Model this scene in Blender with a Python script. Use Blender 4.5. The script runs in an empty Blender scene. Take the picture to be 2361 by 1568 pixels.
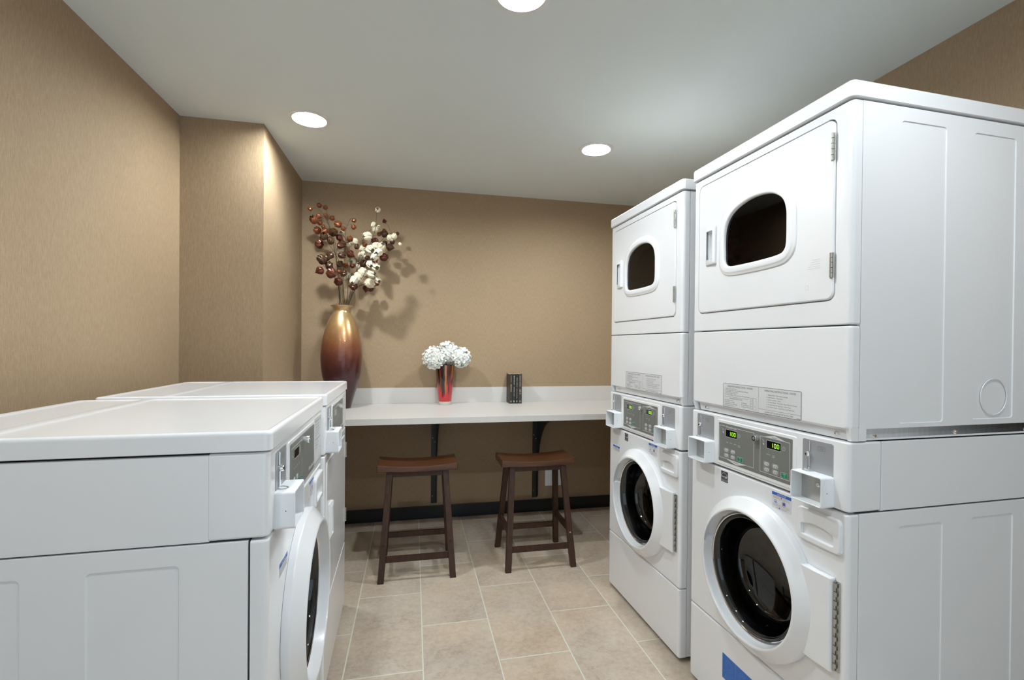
import bpy, bmesh, math, random
from mathutils import Vector, Matrix
PI = math.pi
scn = bpy.context.scene
COL = scn.collection
W_PX, H_PX = 2361, 1568

# ------------------------------------------------------------------ camera
F_PX, CX, CY = 1109.34, 1195.27, 805.43
YAW, PITCH, ROLL, CAM_H = 0.2153, -0.0068, 0.0091, 1.2975
cd = bpy.data.cameras.new('camera'); cam = bpy.data.objects.new('camera', cd); COL.objects.link(cam)
cd.sensor_width = 36; cd.sensor_fit = 'HORIZONTAL'; cd.lens = F_PX / W_PX * 36
cd.shift_x = (W_PX / 2 - CX) / W_PX; cd.shift_y = (CY - H_PX / 2) / W_PX; cd.clip_start = 0.02
_c, _s = math.cos(YAW), math.sin(YAW)
_r = Vector((_c, -_s, 0)); _f = Vector((_s, _c, 0)); _z = Vector((0, 0, 1))
_F = _f * math.cos(PITCH) + _z * math.sin(PITCH); _U = -_f * math.sin(PITCH) + _z * math.cos(PITCH)
_R2 = _r * math.cos(ROLL) + _U * math.sin(ROLL); _U2 = -_r * math.sin(ROLL) + _U * math.cos(ROLL)
M = Matrix((_R2, _U2, -_F)).transposed().to_4x4(); M.translation = (0, 0, CAM_H)
cam.matrix_world = M
scn.camera = cam

# ------------------------------------------------------------------ world and exposure
w = bpy.data.worlds.new('world'); scn.world = w; w.use_nodes = True
w.node_tree.nodes['Background'].inputs[0].default_value = (0.70, 0.86, 1.0, 1)
w.node_tree.nodes['Background'].inputs[1].default_value = 1.22
scn.view_settings.view_transform = 'Standard'; scn.view_settings.look = 'None'
scn.view_settings.gamma = 1; scn.view_settings.use_curve_mapping = False
scn.view_settings.exposure = 0.0
LAMP = 1460.0          # radiance of each downlight's bulb

# ------------------------------------------------------------------ materials
def mat(name, col=(.8, .8, .8), rough=.5, metal=0., coat=0., spec=.5, emit=None, es=0.):
    m = bpy.data.materials.new(name); m.use_nodes = True
    b = m.node_tree.nodes['Principled BSDF']
    b.inputs['Base Color'].default_value = (*col, 1); b.inputs['Roughness'].default_value = rough
    b.inputs['Metallic'].default_value = metal; b.inputs['Coat Weight'].default_value = coat
    b.inputs['Coat Roughness'].default_value = .05; b.inputs['Specular IOR Level'].default_value = spec
    if emit: b.inputs['Emission Color'].default_value = (*emit, 1); b.inputs['Emission Strength'].default_value = es
    return m
def nd(m, t, **kw):
    n = m.node_tree.nodes.new(t)
    for k, v in kw.items(): setattr(n, k, v)
    return n
def lk(m, a, b): m.node_tree.links.new(a, b)
def bsdf(m): return m.node_tree.nodes['Principled BSDF']
def mth(m, op, a, b=None, c=None):
    n = nd(m, 'ShaderNodeMath', operation=op)
    for i, v in enumerate((a, b, c)):
        if v is None: continue
        if isinstance(v, (int, float)): n.inputs[i].default_value = v
        else: lk(m, v, n.inputs[i])
    return n.outputs[0]
def noise(m, vec, scale, detail=3, rough=.5):
    n = nd(m, 'ShaderNodeTexNoise'); n.inputs['Scale'].default_value = scale; n.inputs['Detail'].default_value = detail
    n.inputs['Roughness'].default_value = rough
    if vec is not None: lk(m, vec, n.inputs['Vector'])
    return n.outputs['Fac']
def ramp(m, fac, stops):
    r = nd(m, 'ShaderNodeValToRGB'); e = r.color_ramp.elements
    e[0].position = stops[0][0]; e[0].color = (*stops[0][1], 1); e[1].position = stops[-1][0]; e[1].color = (*stops[-1][1], 1)
    for p, c in stops[1:-1]: x = e.new(p); x.color = (*c, 1)
    lk(m, fac, r.inputs[0]); return r.outputs[0]
def mapping(m, coord='Object', scale=(1, 1, 1), loc=(0, 0, 0)):
    t = nd(m, 'ShaderNodeTexCoord'); mp = nd(m, 'ShaderNodeMapping')
    mp.inputs['Scale'].default_value = scale; mp.inputs['Location'].default_value = loc
    lk(m, t.outputs[coord], mp.inputs[0]); return mp.outputs[0]
def bump(m, h, strength=.3, dist=.001):
    b = nd(m, 'ShaderNodeBump'); b.inputs['Strength'].default_value = strength; b.inputs['Distance'].default_value = dist
    lk(m, h, b.inputs['Height']); lk(m, b.outputs[0], bsdf(m).inputs['Normal'])

enamel = mat('white_enamel', (.87, .88, .90), .20, coat=.3)
n_ = noise(enamel, mapping(enamel), 900, 2); bump(enamel, n_, .04, .0004)
plastic = mat('white_plastic', (.87, .88, .90), .24, coat=.2)
whitebox = mat('white_painted_steel', (.85, .875, .90), .35)
chrome = mat('chrome', (.85, .85, .86), .12, 1.)
steel = mat('brushed_steel', (.55, .54, .51), .33, 1.)
silver = mat('silver_plate', (.40, .41, .43), .42, .35)
grey = mat('control_grey', (.185, .19, .178), .5)
greyb = mat('control_light_grey', (.62, .63, .64), .5)
lightln = mat('print_pale_grey', (.70, .71, .71), .5)
black = mat('gloss_black', (.006, .006, .007), .12)
dark = mat('dark_gap', (.02, .02, .022), .6)
ink = mat('black_ink', (.05, .05, .055), .5)
labelw = mat('label_white', (.72, .73, .74), .4)
blue = mat('print_blue', (.02, .14, .52), .4)
bluelt = mat('print_light_blue', (.12, .30, .66), .4)
red = mat('print_red', (.75, .05, .06), .4)
green = mat('button_green', (.01, .25, .13), .4)
led = mat('green_led', (.1, .3, .02), .4, emit=(.48, 1., .06), es=1.5)
drumm = mat('drum_steel', (.05, .05, .05), .38, .8)
rubber = mat('grey_gasket', (.28, .29, .31), .45)
wbase = mat('black_baseboard', (.006, .008, .009), .32)
iron = mat('black_iron', (.008, .012, .010), .35)
counter_m = mat('counter_laminate', (.66, .63, .58), .38)
cn = noise(counter_m, mapping(counter_m), 260, 3)
lk(counter_m, ramp(counter_m, cn, [(.25, (.625, .598, .565)), (.75, (.665, .640, .607))]), bsdf(counter_m).inputs['Base Color'])

def glass_mat(name, tint, base=.04):
    m = bpy.data.materials.new(name); m.use_nodes = True; nt = m.node_tree; nt.nodes.clear()
    o = nd(m, 'ShaderNodeOutputMaterial'); mx = nd(m, 'ShaderNodeMixShader'); t = nd(m, 'ShaderNodeBsdfTransparent')
    g = nd(m, 'ShaderNodeBsdfGlossy'); fr = nd(m, 'ShaderNodeFresnel'); fr.inputs[0].default_value = 1.45
    t.inputs[0].default_value = (*tint, 1); g.inputs['Roughness'].default_value = .03
    ad = mth(m, 'ADD', fr.outputs[0], base)
    lk(m, ad, mx.inputs[0]); lk(m, t.outputs[0], mx.inputs[1]); lk(m, g.outputs[0], mx.inputs[2]); lk(m, mx.outputs[0], o.inputs[0])
    return m
doorglass = glass_mat('tinted_door_glass', (.36, .36, .35), .035)

flatglass = glass_mat('flat_window_glass', (.35, .35, .35), .0)

# woven wallpaper: fine vertical threads
def wall_mat():
    m = mat('woven_wallpaper', rough=.75, spec=.25)
    a = noise(m, mapping(m, scale=(430, 430, 38)), 1, 3, .6)
    b = noise(m, mapping(m, scale=(90, 90, 380), loc=(3, 1, 0)), 1, 2)
    c = noise(m, mapping(m, scale=(2, 2, 1.4)), 1, 3)
    s = mth(m, 'ADD', mth(m, 'MULTIPLY', a, .75), mth(m, 'MULTIPLY', b, .2)); s = mth(m, 'ADD', s, mth(m, 'MULTIPLY', c, .08))
    lk(m, ramp(m, s, [(.34, (.298, .207, .122)), (.52, (.355, .254, .157)), (.70, (.412, .305, .198))]), bsdf(m).inputs['Base Color'])
    bump(m, s, .35, .0012); return m
wallm = wall_mat()
ceilm = mat('ceiling_paint', (.665, .70, .68), .85, spec=.2)
bump(ceilm, noise(ceilm, mapping(ceilm), 350, 2), .12, .0006)
# floor tile
def floor_mat():
    m = mat('stone_look_tile', rough=.42)
    t = nd(m, 'ShaderNodeTexCoord'); sx = nd(m, 'ShaderNodeSeparateXYZ'); lk(m, t.outputs['Object'], sx.inputs[0])
    u = mth(m, 'ADD', sx.outputs[1], -2.5609 + .30675); v = mth(m, 'ADD', sx.outputs[0], .2588)
    cb = nd(m, 'ShaderNodeCombineXYZ'); lk(m, u, cb.inputs[0]); lk(m, v, cb.inputs[1])
    br = nd(m, 'ShaderNodeTexBrick'); br.offset = .5; br.offset_frequency = 2; br.squash = 1
    lk(m, cb.outputs[0], br.inputs['Vector']); br.inputs['Scale'].default_value = 1
    br.inputs['Brick Width'].default_value = .6135; br.inputs['Row Height'].default_value = .3075
    br.inputs['Mortar Size'].default_value = .0030; br.inputs['Mortar Smooth'].default_value = .25; br.inputs['Bias'].default_value = 0
    br.inputs['Color1'].default_value = (0, 0, 0, 1); br.inputs['Color2'].default_value = (1, 1, 1, 1)
    sr = nd(m, 'ShaderNodeSeparateColor'); lk(m, br.outputs['Color'], sr.inputs[0])
    rnd = sr.outputs[0]
    off = nd(m, 'ShaderNodeCombineXYZ'); lk(m, mth(m, 'MULTIPLY', rnd, 37.), off.inputs[2])
    va = nd(m, 'ShaderNodeVectorMath', operation='ADD'); lk(m, t.outputs['Object'], va.inputs[0]); lk(m, off.outputs[0], va.inputs[1])
    n1 = noise(m, va.outputs[0], 4.2, 5, .6); n2 = noise(m, va.outputs[0], 45, 5, .7); n3 = noise(m, va.outputs[0], 2.2, 3, .5)
    s = mth(m, 'ADD', mth(m, 'MULTIPLY', n1, .5), mth(m, 'MULTIPLY', n2, .5))
    c1 = ramp(m, s, [(.30, (.400, .315, .245)), (.5, (.575, .485, .395)), (.68, (.680, .600, .510))])
    c2 = ramp(m, n3, [(.35, (.95, .955, .965)), (.65, (1.04, .985, .895))])
    mu = nd(m, 'ShaderNodeMix', data_type='RGBA', blend_type='MULTIPLY'); mu.inputs[0].default_value = 1
    lk(m, c1, mu.inputs[6]); lk(m, c2, mu.inputs[7])
    # thin dark veins where a stretched noise crosses its mean
    vn = noise(m, va.outputs[0], 2.6, 6, .62)
    ve = mth(m, 'ABSOLUTE', mth(m, 'SUBTRACT', vn, .5))
    vm = ramp(m, mth(m, 'ADD', ve, mth(m, 'MULTIPLY', mth(m, 'GREATER_THAN', n3, .455), .1)), [(0, (.72, .64, .56)), (.009, (1, 1, 1))])
    mv = nd(m, 'ShaderNodeMix', data_type='RGBA', blend_type='MULTIPLY'); mv.inputs[0].default_value = .5
    lk(m, mu.outputs[2], mv.inputs[6]); lk(m, vm, mv.inputs[7])
    mg = nd(m, 'ShaderNodeMix', data_type='RGBA'); lk(m, br.outputs['Fac'], mg.inputs[0]); lk(m, mv.outputs[2], mg.inputs[6])
    mg.inputs[7].default_value = (.74, .72, .62, 1); lk(m, mg.outputs[2], bsdf(m).inputs['Base Color'])
    h = mth(m, 'SUBTRACT', mth(m, 'MULTIPLY', n2, .15), br.outputs['Fac']); bump(m, h, .5, .0015)
    lk(m, ramp(m, n2, [(.3, (.36,) * 3), (.7, (.5,) * 3)]), bsdf(m).inputs['Roughness'])
    return m
floorm = floor_mat()
def wood_mat(name, c1, c2, sc):
    m = mat(name, rough=.34, coat=.15)
    n = noise(m, mapping(m, scale=sc), 1, 5, .65)
    lk(m, ramp(m, n, [(.3, c1), (.7, c2)]), bsdf(m).inputs['Base Color']); bump(m, n, .08, .0006); return m
wood_seat = wood_mat('walnut_stained_seat', (.040, .013, .004), (.118, .042, .013), (6, 60, 60))
wood_leg = wood_mat('walnut_stained_leg', (.027, .011, .006), (.062, .026, .013), (70, 70, 6))
bsdf(wood_leg).inputs['Coat Weight'].default_value = 0; bsdf(wood_leg).inputs['Roughness'].default_value = .48; bsdf(wood_leg).inputs['Specular IOR Level'].default_value = .35
def big_vase_mat():
    m = mat('ombre_lacquer', rough=.2, coat=.5)
    t = nd(m, 'ShaderNodeTexCoord'); sx = nd(m, 'ShaderNodeSeparateXYZ'); lk(m, t.outputs['Object'], sx.inputs[0])
    n = noise(m, mapping(m), 14, 5, .7); nf = noise(m, mapping(m), 160, 3, .7)
    h = mth(m, 'ADD', mth(m, 'DIVIDE', sx.outputs[2], .69), mth(m, 'MULTIPLY', mth(m, 'SUBTRACT', n, .5), .16))
    h = mth(m, 'ADD', h, mth(m, 'MULTIPLY', mth(m, 'SUBTRACT', nf, .5), .07))
    lk(m, ramp(m, h, [(.08, (.030, .006, .008)), (.36, (.050, .009, .011)), (.50, (.13, .032, .022)), (.62, (.27, .10, .045)), (.74, (.46, .25, .11)), (.86, (.62, .42, .20)), (1.0, (.66, .47, .26))]), bsdf(m).inputs['Base Color'])
    lk(m, ramp(m, h, [(.2, (.1,) * 3), (.85, (.72,) * 3)]), bsdf(m).inputs['Metallic'])
    bsdf(m).inputs['Roughness'].default_value = .31; return m
def drip_vase_mat():
    m = mat('red_drip_glass', rough=.09, coat=.6)
    t = nd(m, 'ShaderNodeTexCoord'); sx = nd(m, 'ShaderNodeSeparateXYZ'); lk(m, t.outputs['Object'], sx.inputs[0])
    an = mth(m, 'MULTIPLY', mth(m, 'ARCTAN2', sx.outputs[1], sx.outputs[0]), 30 / (2 * PI))
    wob = mth(m, 'MULTIPLY', mth(m, 'SUBTRACT', noise(m, mapping(m, scale=(8, 8, 14)), 1, 1), .5), .5)
    an = mth(m, 'ADD', an, wob); cell = mth(m, 'FLOOR', an); fr = mth(m, 'SUBTRACT', mth(m, 'FRACT', an), .5)
    wn = nd(m, 'ShaderNodeTexWhiteNoise', noise_dimensions='1D'); lk(m, mth(m, 'ADD', cell, 7.0), wn.inputs['W'])
    ln = mth(m, 'ADD', mth(m, 'MULTIPLY', wn.outputs[0], .17), .045)
    ln = mth(m, 'ADD', ln, mth(m, 'MULTIPLY', mth(m, 'MULTIPLY', fr, fr), .16))   # rounded drop end
    inside = mth(m, 'GREATER_THAN', sx.outputs[2], ln)
    wc = nd(m, 'ShaderNodeTexWhiteNoise', noise_dimensions='1D'); lk(m, mth(m, 'ADD', cell, 31.3), wc.inputs['W'])
    rc = ramp(m, wc.outputs[0], [(0, (.030, .008, .006)), (.34, (.075, .020, .012)), (.52, (.36, .125, .028)), (.64, (.022, .007, .006)), (.80, (.15, .028, .014)), (1, (.20, .055, .018))])
    for n in m.node_tree.nodes:
        if n.type == 'VALTORGB': n.color_ramp.interpolation = 'CONSTANT'
    base = ramp(m, sx.outputs[2], [(0, (.60, .022, .030)), (.13, (.52, .018, .026)), (.17, (.20, .006, .02)), (.30, (.10, .008, .010))])
    mx = nd(m, 'ShaderNodeMix', data_type='RGBA'); lk(m, inside, mx.inputs[0]); lk(m, base, mx.inputs[6]); lk(m, rc, mx.inputs[7])
    lk(m, mx.outputs[2], bsdf(m).inputs['Base Color']); return m
def petal_mat(name, c1, c2, rough, metal=0., sub=0.):
    m = mat(name, rough=rough, metal=metal)
    n = noise(m, mapping(m), 55, 3); lk(m, ramp(m, n, [(.35, c1), (.65, c2)]), bsdf(m).inputs['Base Color'])
    if sub: bsdf(m).inputs['Subsurface Weight'].default_value = sub; bsdf(m).inputs['Subsurface Scale'].default_value = .01
    return m
copperm = petal_mat('copper_seed_pod', (.11, .026, .010), (.40, .135, .050), .32, .55)
brownm = petal_mat('dark_brown_seed_pod', (.026, .013, .006), (.10, .040, .016), .38, .35)
redm = petal_mat('red_brown_seed_pod', (.045, .012, .008), (.17, .045, .022), .34, .45)
creamm = petal_mat('cream_petal', (.62, .54, .36), (.84, .78, .62), .6)
whitem = petal_mat('white_hydrangea', (.95, .92, .85), (.98, .955, .90), .7, 0, .25)
stemm = mat('dark_stem', (.035, .028, .02), .6)
gstem = mat('green_stem', (.10, .16, .04), .5)
clearm = mat('clear_glass_foot', (.60, .565, .50), .08, coat=.5)

# ------------------------------------------------------------------ mesh helpers
def finish(bm, name, material, parent=None, angle=38, wn=True):
    bmesh.ops.remove_doubles(bm, verts=bm.verts, dist=1e-6)
    bmesh.ops.recalc_face_normals(bm, faces=bm.faces)
    me = bpy.data.meshes.new(name); bm.to_mesh(me); bm.free()
    mats = material if isinstance(material, (list, tuple)) else [material]
    for m in mats: me.materials.append(m)
    if angle:
        for p in me.polygons: p.use_smooth = True
        me.set_sharp_from_angle(angle=math.radians(angle))
    o = bpy.data.objects.new(name, me); COL.objects.link(o)
    if parent: o.parent = parent
    if wn and angle:
        md = o.modifiers.new('normals', 'WEIGHTED_NORMAL'); md.keep_sharp = True; md.weight = 100
    return o
def thing(name, label, cat, loc=(0, 0, 0), mtx=None, group=None):
    o = bpy.data.objects.new(name, None); COL.objects.link(o); o.empty_display_size = .05
    if mtx is not None: o.matrix_world = mtx
    else: o.location = loc
    o['label'] = label; o['category'] = cat
    if group: o['group'] = group
    return o
def tag(o, label, cat, group=None):
    o['label'] = label; o['category'] = cat
    if group: o['group'] = group
    return o
def struct(o): o['kind'] = 'structure'; return o
def loops(bm, ls, cap0=False, cap1=False, closed=True, mi=0):
    vs = [[bm.verts.new(p) for p in l] for l in ls]; n = len(ls[0])
    for a, b in zip(vs, vs[1:]):
        for i in range(n if closed else n - 1):
            j = (i + 1) % n
            try: f = bm.faces.new((a[i], a[j], b[j], b[i])); f.material_index = mi
            except ValueError: pass
    if cap0: bm.faces.new(vs[0]).material_index = mi
    if cap1: bm.faces.new(vs[-1]).material_index = mi
    return vs
def box(bm, x0, x1, y0, y1, z0, z1, b=0., seg=2, mi=0):
    vs = [bm.verts.new((x, y, z)) for x in (x0, x1) for y in (y0, y1) for z in (z0, z1)]
    fs = [bm.faces.new([vs[i] for i in q]) for q in ((0, 1, 3, 2), (4, 6, 7, 5), (0, 4, 5, 1), (2, 3, 7, 6), (0, 2, 6, 4), (1, 5, 7, 3))]
    for f in fs: f.material_index = mi
    if b > 0:
        es = list({e for f in fs for e in f.edges})
        r = bmesh.ops.bevel(bm, geom=es, offset=b, segments=seg, profile=.5, affect='EDGES')
        for f in r['faces']: f.material_index = mi
def rrect(u0, u1, z0, z1, r, n=6):
    """rounded rectangle, r = radii (TL, TR, BR, BL) or one number; n points per corner minus one"""
    if not isinstance(r, (tuple, list)): r = (r,) * 4
    pts = []
    for (cx, cz, a0, rr) in ((u0 + r[0], z1 - r[0], PI, r[0]), (u1 - r[1], z1 - r[1], PI / 2, r[1]), (u1 - r[2], z0 + r[2], 0, r[2]), (u0 + r[3], z0 + r[3], -PI / 2, r[3])):
        for i in range(n + 1):
            a = a0 - i / n * PI / 2
            pts.append((cx + rr * math.cos(a), cz + rr * math.sin(a)))
    return pts
def circ(cu, cz, r, n=48): return [(cu + r * math.cos(2 * PI * i / n), cz + r * math.sin(2 * PI * i / n)) for i in range(n)]
def fill(bm, outline, holes, v, mi=0):
    es = []
    for l in [outline] + holes:
        vs = [bm.verts.new((p[0], v, p[1])) for p in l]
        es += [bm.edges.new((vs[i], vs[(i + 1) % len(vs)])) for i in range(len(vs))]
    r = bmesh.ops.triangle_fill(bm, use_beauty=True, use_dissolve=False, edges=es)
    for g in r['geom']:
        if isinstance(g, bmesh.types.BMFace): g.material_index = mi
def plate(bm, u0, u1, z0, z1, vf, vb, ru=.004, rz=None, cr=.004, holes=(), hd=None, seg=4, n=6, back=False, mi=0):
    """panel facing -v: front at vf, back rim at vb, edges rounded by ru (sides) and rz (top, bottom); holes are outlines"""
    rz = ru if rz is None else rz
    cr4 = cr if isinstance(cr, (tuple, list)) else (cr,) * 4
    def L(k):
        t = k / seg * PI / 2; iu = ru * (1 - math.sin(t)); iz = rz * (1 - math.sin(t)); v = vf + (ru * (1 - math.cos(t)) if vb > vf else -ru * (1 - math.cos(t)))
        m = min(iu, iz)
        return [(x, v, z) for x, z in rrect(u0 + iu, u1 - iu, z0 + iz, z1 - iz, tuple(max(c - m, .0008) for c in cr4), n)]
    ls = [L(k) for k in range(seg + 1)]
    ls.append([(x, vb, z) for x, v, z in ls[-1]])
    fill(bm, [(x, z) for x, v, z in ls[0]], [list(h) for h in holes], vf, mi)
    loops(bm, ls, mi=mi, cap1=back)
    for h in holes:
        d = vb if hd is None else hd
        loops(bm, [[(x, vf, z) for x, z in h], [(x, d, z) for x, z in h]], mi=mi)
def ring_plate(bm, prof, outl, mi=0, cap0=False, cap1=False):
    """prof: list of (inset, v); outl(inset) -> outline points"""
    loops(bm, [[(x, v, z) for x, z in outl(i)] for i, v in prof], mi=mi, cap0=cap0, cap1=cap1)
def lathe_v(bm, cu, cz, prof, n=72, mi=0, cap0=False, cap1=False):
    loops(bm, [[(cu + r * math.cos(2 * PI * i / n), v, cz + r * math.sin(2 * PI * i / n)) for i in range(n)] for r, v in prof], mi=mi, cap0=cap0, cap1=cap1)
def lathe_z(bm, cx, cy, prof, n=48, mi=0, cap0=False, cap1=False):
    loops(bm, [[(cx + r * math.cos(2 * PI * i / n), cy + r * math.sin(2 * PI * i / n), z) for i in range(n)] for r, z in prof], mi=mi, cap0=cap0, cap1=cap1)
def tube(bm, pts, r, n=8, mi=0):
    pts = [Vector(p) for p in pts]; rs = r if isinstance(r, (list, tuple)) else [r] * len(pts); ls = []
    up = Vector((0, 0, 1))
    for i, p in enumerate(pts):
        d = (pts[min(i + 1, len(pts) - 1)] - pts[max(i - 1, 0)]).normalized()
        a = d.cross(up if abs(d.z) < .9 else Vector((0, 1, 0))).normalized(); b = d.cross(a)
        ls.append([p + (a * math.cos(2 * PI * k / n) + b * math.sin(2 * PI * k / n)) * rs[i] for k in range(n)])
    loops(bm, ls, cap0=True, cap1=True, mi=mi)
_tc = {}
def text_pts(s, bold=False):
    """flat glyph mesh of a string as (verts, faces, width) for a font size of 1"""
    if s in _tc: return _tc[s]
    cu = bpy.data.curves.new('glyphs', 'FONT'); cu.body = s; cu.size = 1; cu.resolution_u = 2; cu.fill_mode = 'FRONT'
    o = bpy.data.objects.new('glyphs', cu); COL.objects.link(o); bpy.context.view_layer.update()
    dg = bpy.context.evaluated_depsgraph_get(); me = o.evaluated_get(dg).to_mesh()
    vs = [v.co.copy() for v in me.vertices]; fs = [list(p.vertices) for p in me.polygons]
    o.evaluated_get(dg).to_mesh_clear(); bpy.data.objects.remove(o); bpy.data.curves.remove(cu)
    wd = max((v.x for v in vs), default=1)
    _tc[s] = (vs, fs, wd); return _tc[s]
def text(bm, s, u, z, size, v, width=None, align='L', rot=False, mi=0, slant=0.):
    """write s with its baseline start at (u, z); width stretches it; rot reads downwards"""
    vs, fs, wd = text_pts(s); kx = size if width is None else width / wd
    tot = wd * kx; x0 = {'L': 0, 'C': -tot / 2, 'R': -tot}[align]; nv = []
    for p in vs:
        a, b = x0 + p.x * kx + slant * p.y * size, p.y * size
        nv.append(bm.verts.new((u + b, v, z - a) if rot else (u + a, v, z + b)))
    for f in fs:
        try: bm.faces.new([nv[i] for i in f]).material_index = mi
        except ValueError: pass
def quad(bm, u0, u1, z0, z1, v, mi=0):
    bm.faces.new([bm.verts.new(p) for p in ((u0, v, z0), (u1, v, z0), (u1, v, z1), (u0, v, z1))]).material_index = mi
def poly(bm, pts, v, mi=0): bm.faces.new([bm.verts.new((x, v, z)) for x, z in pts]).material_index = mi
def frame(bm, u0, u1, z0, z1, v, t, r=.0, mi=0, n=3):
    a = rrect(u0, u1, z0, z1, max(r, t * 1.01), n); b = rrect(u0 + t, u1 - t, z0 + t, z1 - t, max(r - t, t * .01), n)
    loops(bm, [[(x, v, z) for x, z in a], [(x, v, z) for x, z in b]], mi=mi)
def B(): return bmesh.new()

# ------------------------------------------------------------------ the room
CEIL, YW, XJ, YJ, XL, XR, YR = 2.454, 3.6605, -.775, 2.7687, -1.168, 1.932, -1.7
def room_box(name, x0, x1, y0, y1, z0, z1, m):
    bm = B(); box(bm, x0, x1, y0, y1, z0, z1); return struct(finish(bm, name, m, angle=0))
room_box('floor', XL - .1, XR + .1, YR, YW + .1, -.1, 0, floorm)
room_box('wall_back', XJ, XR, YW, YW + .1, 0, CEIL, wallm)
room_box('wall_jut', XL, XJ, YJ, YW + .1, 0, CEIL, wallm)
room_box('wall_left', XL - .1, XL, YR, YW + .1, 0, CEIL, wallm)
room_box('wall_right', XR, XR + .1, YR, YW + .1, 0, CEIL, wallm)
def baseboard(name, pts):
    """pts: plan rectangle"""
    bm = B(); x0, x1, y0, y1 = pts; box(bm, x0, x1, y0, y1, 0, .0944, .003); return struct(finish(bm, name, wbase))
baseboard('baseboard_back', (XJ, XR, YW - .014, YW))
baseboard('baseboard_jut', (XJ, XJ + .014, YJ - .014, YW - .014))
baseboard('baseboard_left', (XL, XL + .014, YR, YJ))
baseboard('baseboard_right', (XR - .014, XR, YR, YW - .014))
LIGHTS = [(-.530, 2.657), (1.040, 2.670), (.338, 1.548), (-.53, .44), (1.04, .44)]
bm = B()
es = []
for l in [[(XL - .1, YR), (XR + .1, YR), (XR + .1, YW + .1), (XL - .1, YW + .1)]] + [circ(x, y, .083, 40) for x, y in LIGHTS]:
    vs = [bm.verts.new((p[0], p[1], CEIL)) for p in l]
    es += [bm.edges.new((vs[i], vs[(i + 1) % len(vs)])) for i in range(len(vs))]
bmesh.ops.triangle_fill(bm, use_beauty=True, edges=es)
# plenum slab above the cans keeps outside light from leaking through
box(bm, XL - .1, XR + .1, YR, YW + .1, CEIL + .2, CEIL + .25)
for x0, x1, y0, y1 in ((XL - .1, XL, YR, YW + .1), (XR, XR + .1, YR, YW + .1), (XL, XR, YR, YR + .05), (XL, XR, YW, YW + .1)):
    box(bm, x0, x1, y0, y1, CEIL + .001, CEIL + .2)
struct(finish(bm, 'ceiling', ceilm, angle=0))

# ------------------------------------------------------------------ downlights
canm = mat('white_reflector', (.86, .86, .84), .3)
trimm = mat('white_trim_ring', (.70, .69, .66), .6)
bulbm = mat('lit_bulb', (1, 1, 1), .5, emit=(.935, 1., 1.03), es=LAMP)
bulbd = mat('lit_bulb_dimmed', (1, 1, 1), .5, emit=(.935, 1., 1.03), es=LAMP * .55)
def downlight(x, y, label):
    t = thing('recessed_ceiling_light', label, 'ceiling light', (x, y, CEIL), group='recessed round ceiling lights')
    bm = B(); lathe_z(bm, 0, 0, [(.102, 0), (.102, -.002), (.099, -.004), (.082, -.0045), (.080, -.002), (.080, .004)], 64); finish(bm, 'trim_ring', trimm, t)
    bm = B(); lathe_z(bm, 0, 0, [(.081, -.002), (.078, .03), (.070, .09), (.055, .14), (.03, .16), (.001, .161)], 64)
    finish(bm, 'reflector', canm, t, wn=False)
    for k in (-1, 1):
        bm = B(); lathe_z(bm, k * .021, 0, [(.0005, .004), (.009, .006), (.0145, .013), (.016, .022), (.016, .062), (.010, .078), (.0005, .082)], 14)
        finish(bm, 'bulb', bulbm if y > 1 else bulbd, t, wn=False)
downlight(*LIGHTS[0], 'round recessed ceiling light above the tall vase, left of the other lit ones')
downlight(*LIGHTS[1], 'round recessed ceiling light near the farther stacked dryer, above the counter end')
downlight(*LIGHTS[2], 'round recessed ceiling light cut off by the top edge of the photo')
downlight(*LIGHTS[3], 'round recessed ceiling light over the left wall side, outside the photo')
downlight(*LIGHTS[4], 'round recessed ceiling light over the nearer stacked dryer, outside the photo')

# ------------------------------------------------------------------ machines (local frame: x right along the front, y into the machine, z up)
MW, MD = .683, .705
def side_panels(parent, name, z0, z1, v0, v1, embosses, hole=None, both=True, inset=.001):
    for s in ((0, 1) if both else (0,)):
        bm = B(); o = 1 if s else -1; xs = MW - inset if s else inset
        a0, a1, b0, b1 = v0 + .0008, v1, z0 + .001, z1 - .001
        def P_(i, d): return [(xs - o * d, y, z) for y, z in ((a0 + i, b0 + i), (a1 - i, b0 + i), (a1 - i, b1 - i), (a0 + i, b1 - i))]
        loops(bm, [P_(0, .010), P_(0, .0022), P_(.0007, .0007), P_(.0022, 0)])
        hs = [rrect(*e_, .010, 4) for e_ in embosses]
        es = []
        for l in [[(y, z) for x_, y, z in P_(.0022, 0)]] + hs:
            vs = [bm.verts.new((xs, y, z)) for y, z in l]; es += [bm.edges.new((vs[q], vs[(q + 1) % len(vs)])) for q in range(len(vs))]
        bmesh.ops.triangle_fill(bm, use_beauty=True, edges=es)
        for (a, b, c, d) in embosses:       # panels pressed in
            loops(bm, [[(xs, y, z) for y, z in rrect(a, b, c, d, .010, 4)], [(xs - o * .0024, y, z) for y, z in rrect(a + .0020, b - .0020, c + .0020, d - .0020, .0082, 4)]], cap1=True)
        if hole:
            loops(bm, [[(xs + o * d_, y, z) for y, z in circ(hole[0], hole[1], hole[2] - i_, 64)] for i_, d_ in ((0, -.0003), (.0010, .0016), (.0026, .0016), (.0038, -.0003))])
        finish(bm, name, enamel, parent, angle=28)
def shell(parent, z0, z1, name='cabinet'):
    bm = B()
    box(bm, .012, MW - .012, MD - .012, MD, z0, z1); box(bm, .012, MW - .012, .04, MD - .01, z0, z0 + .012); box(bm, .012, MW - .012, .04, MD - .01, z1 - .012, z1)
    box(bm, .008, .02, .036, MD, z0, z1); box(bm, MW - .02, MW - .008, .036, MD, z0, z1)
    return finish(bm, name, dark, parent)
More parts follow.
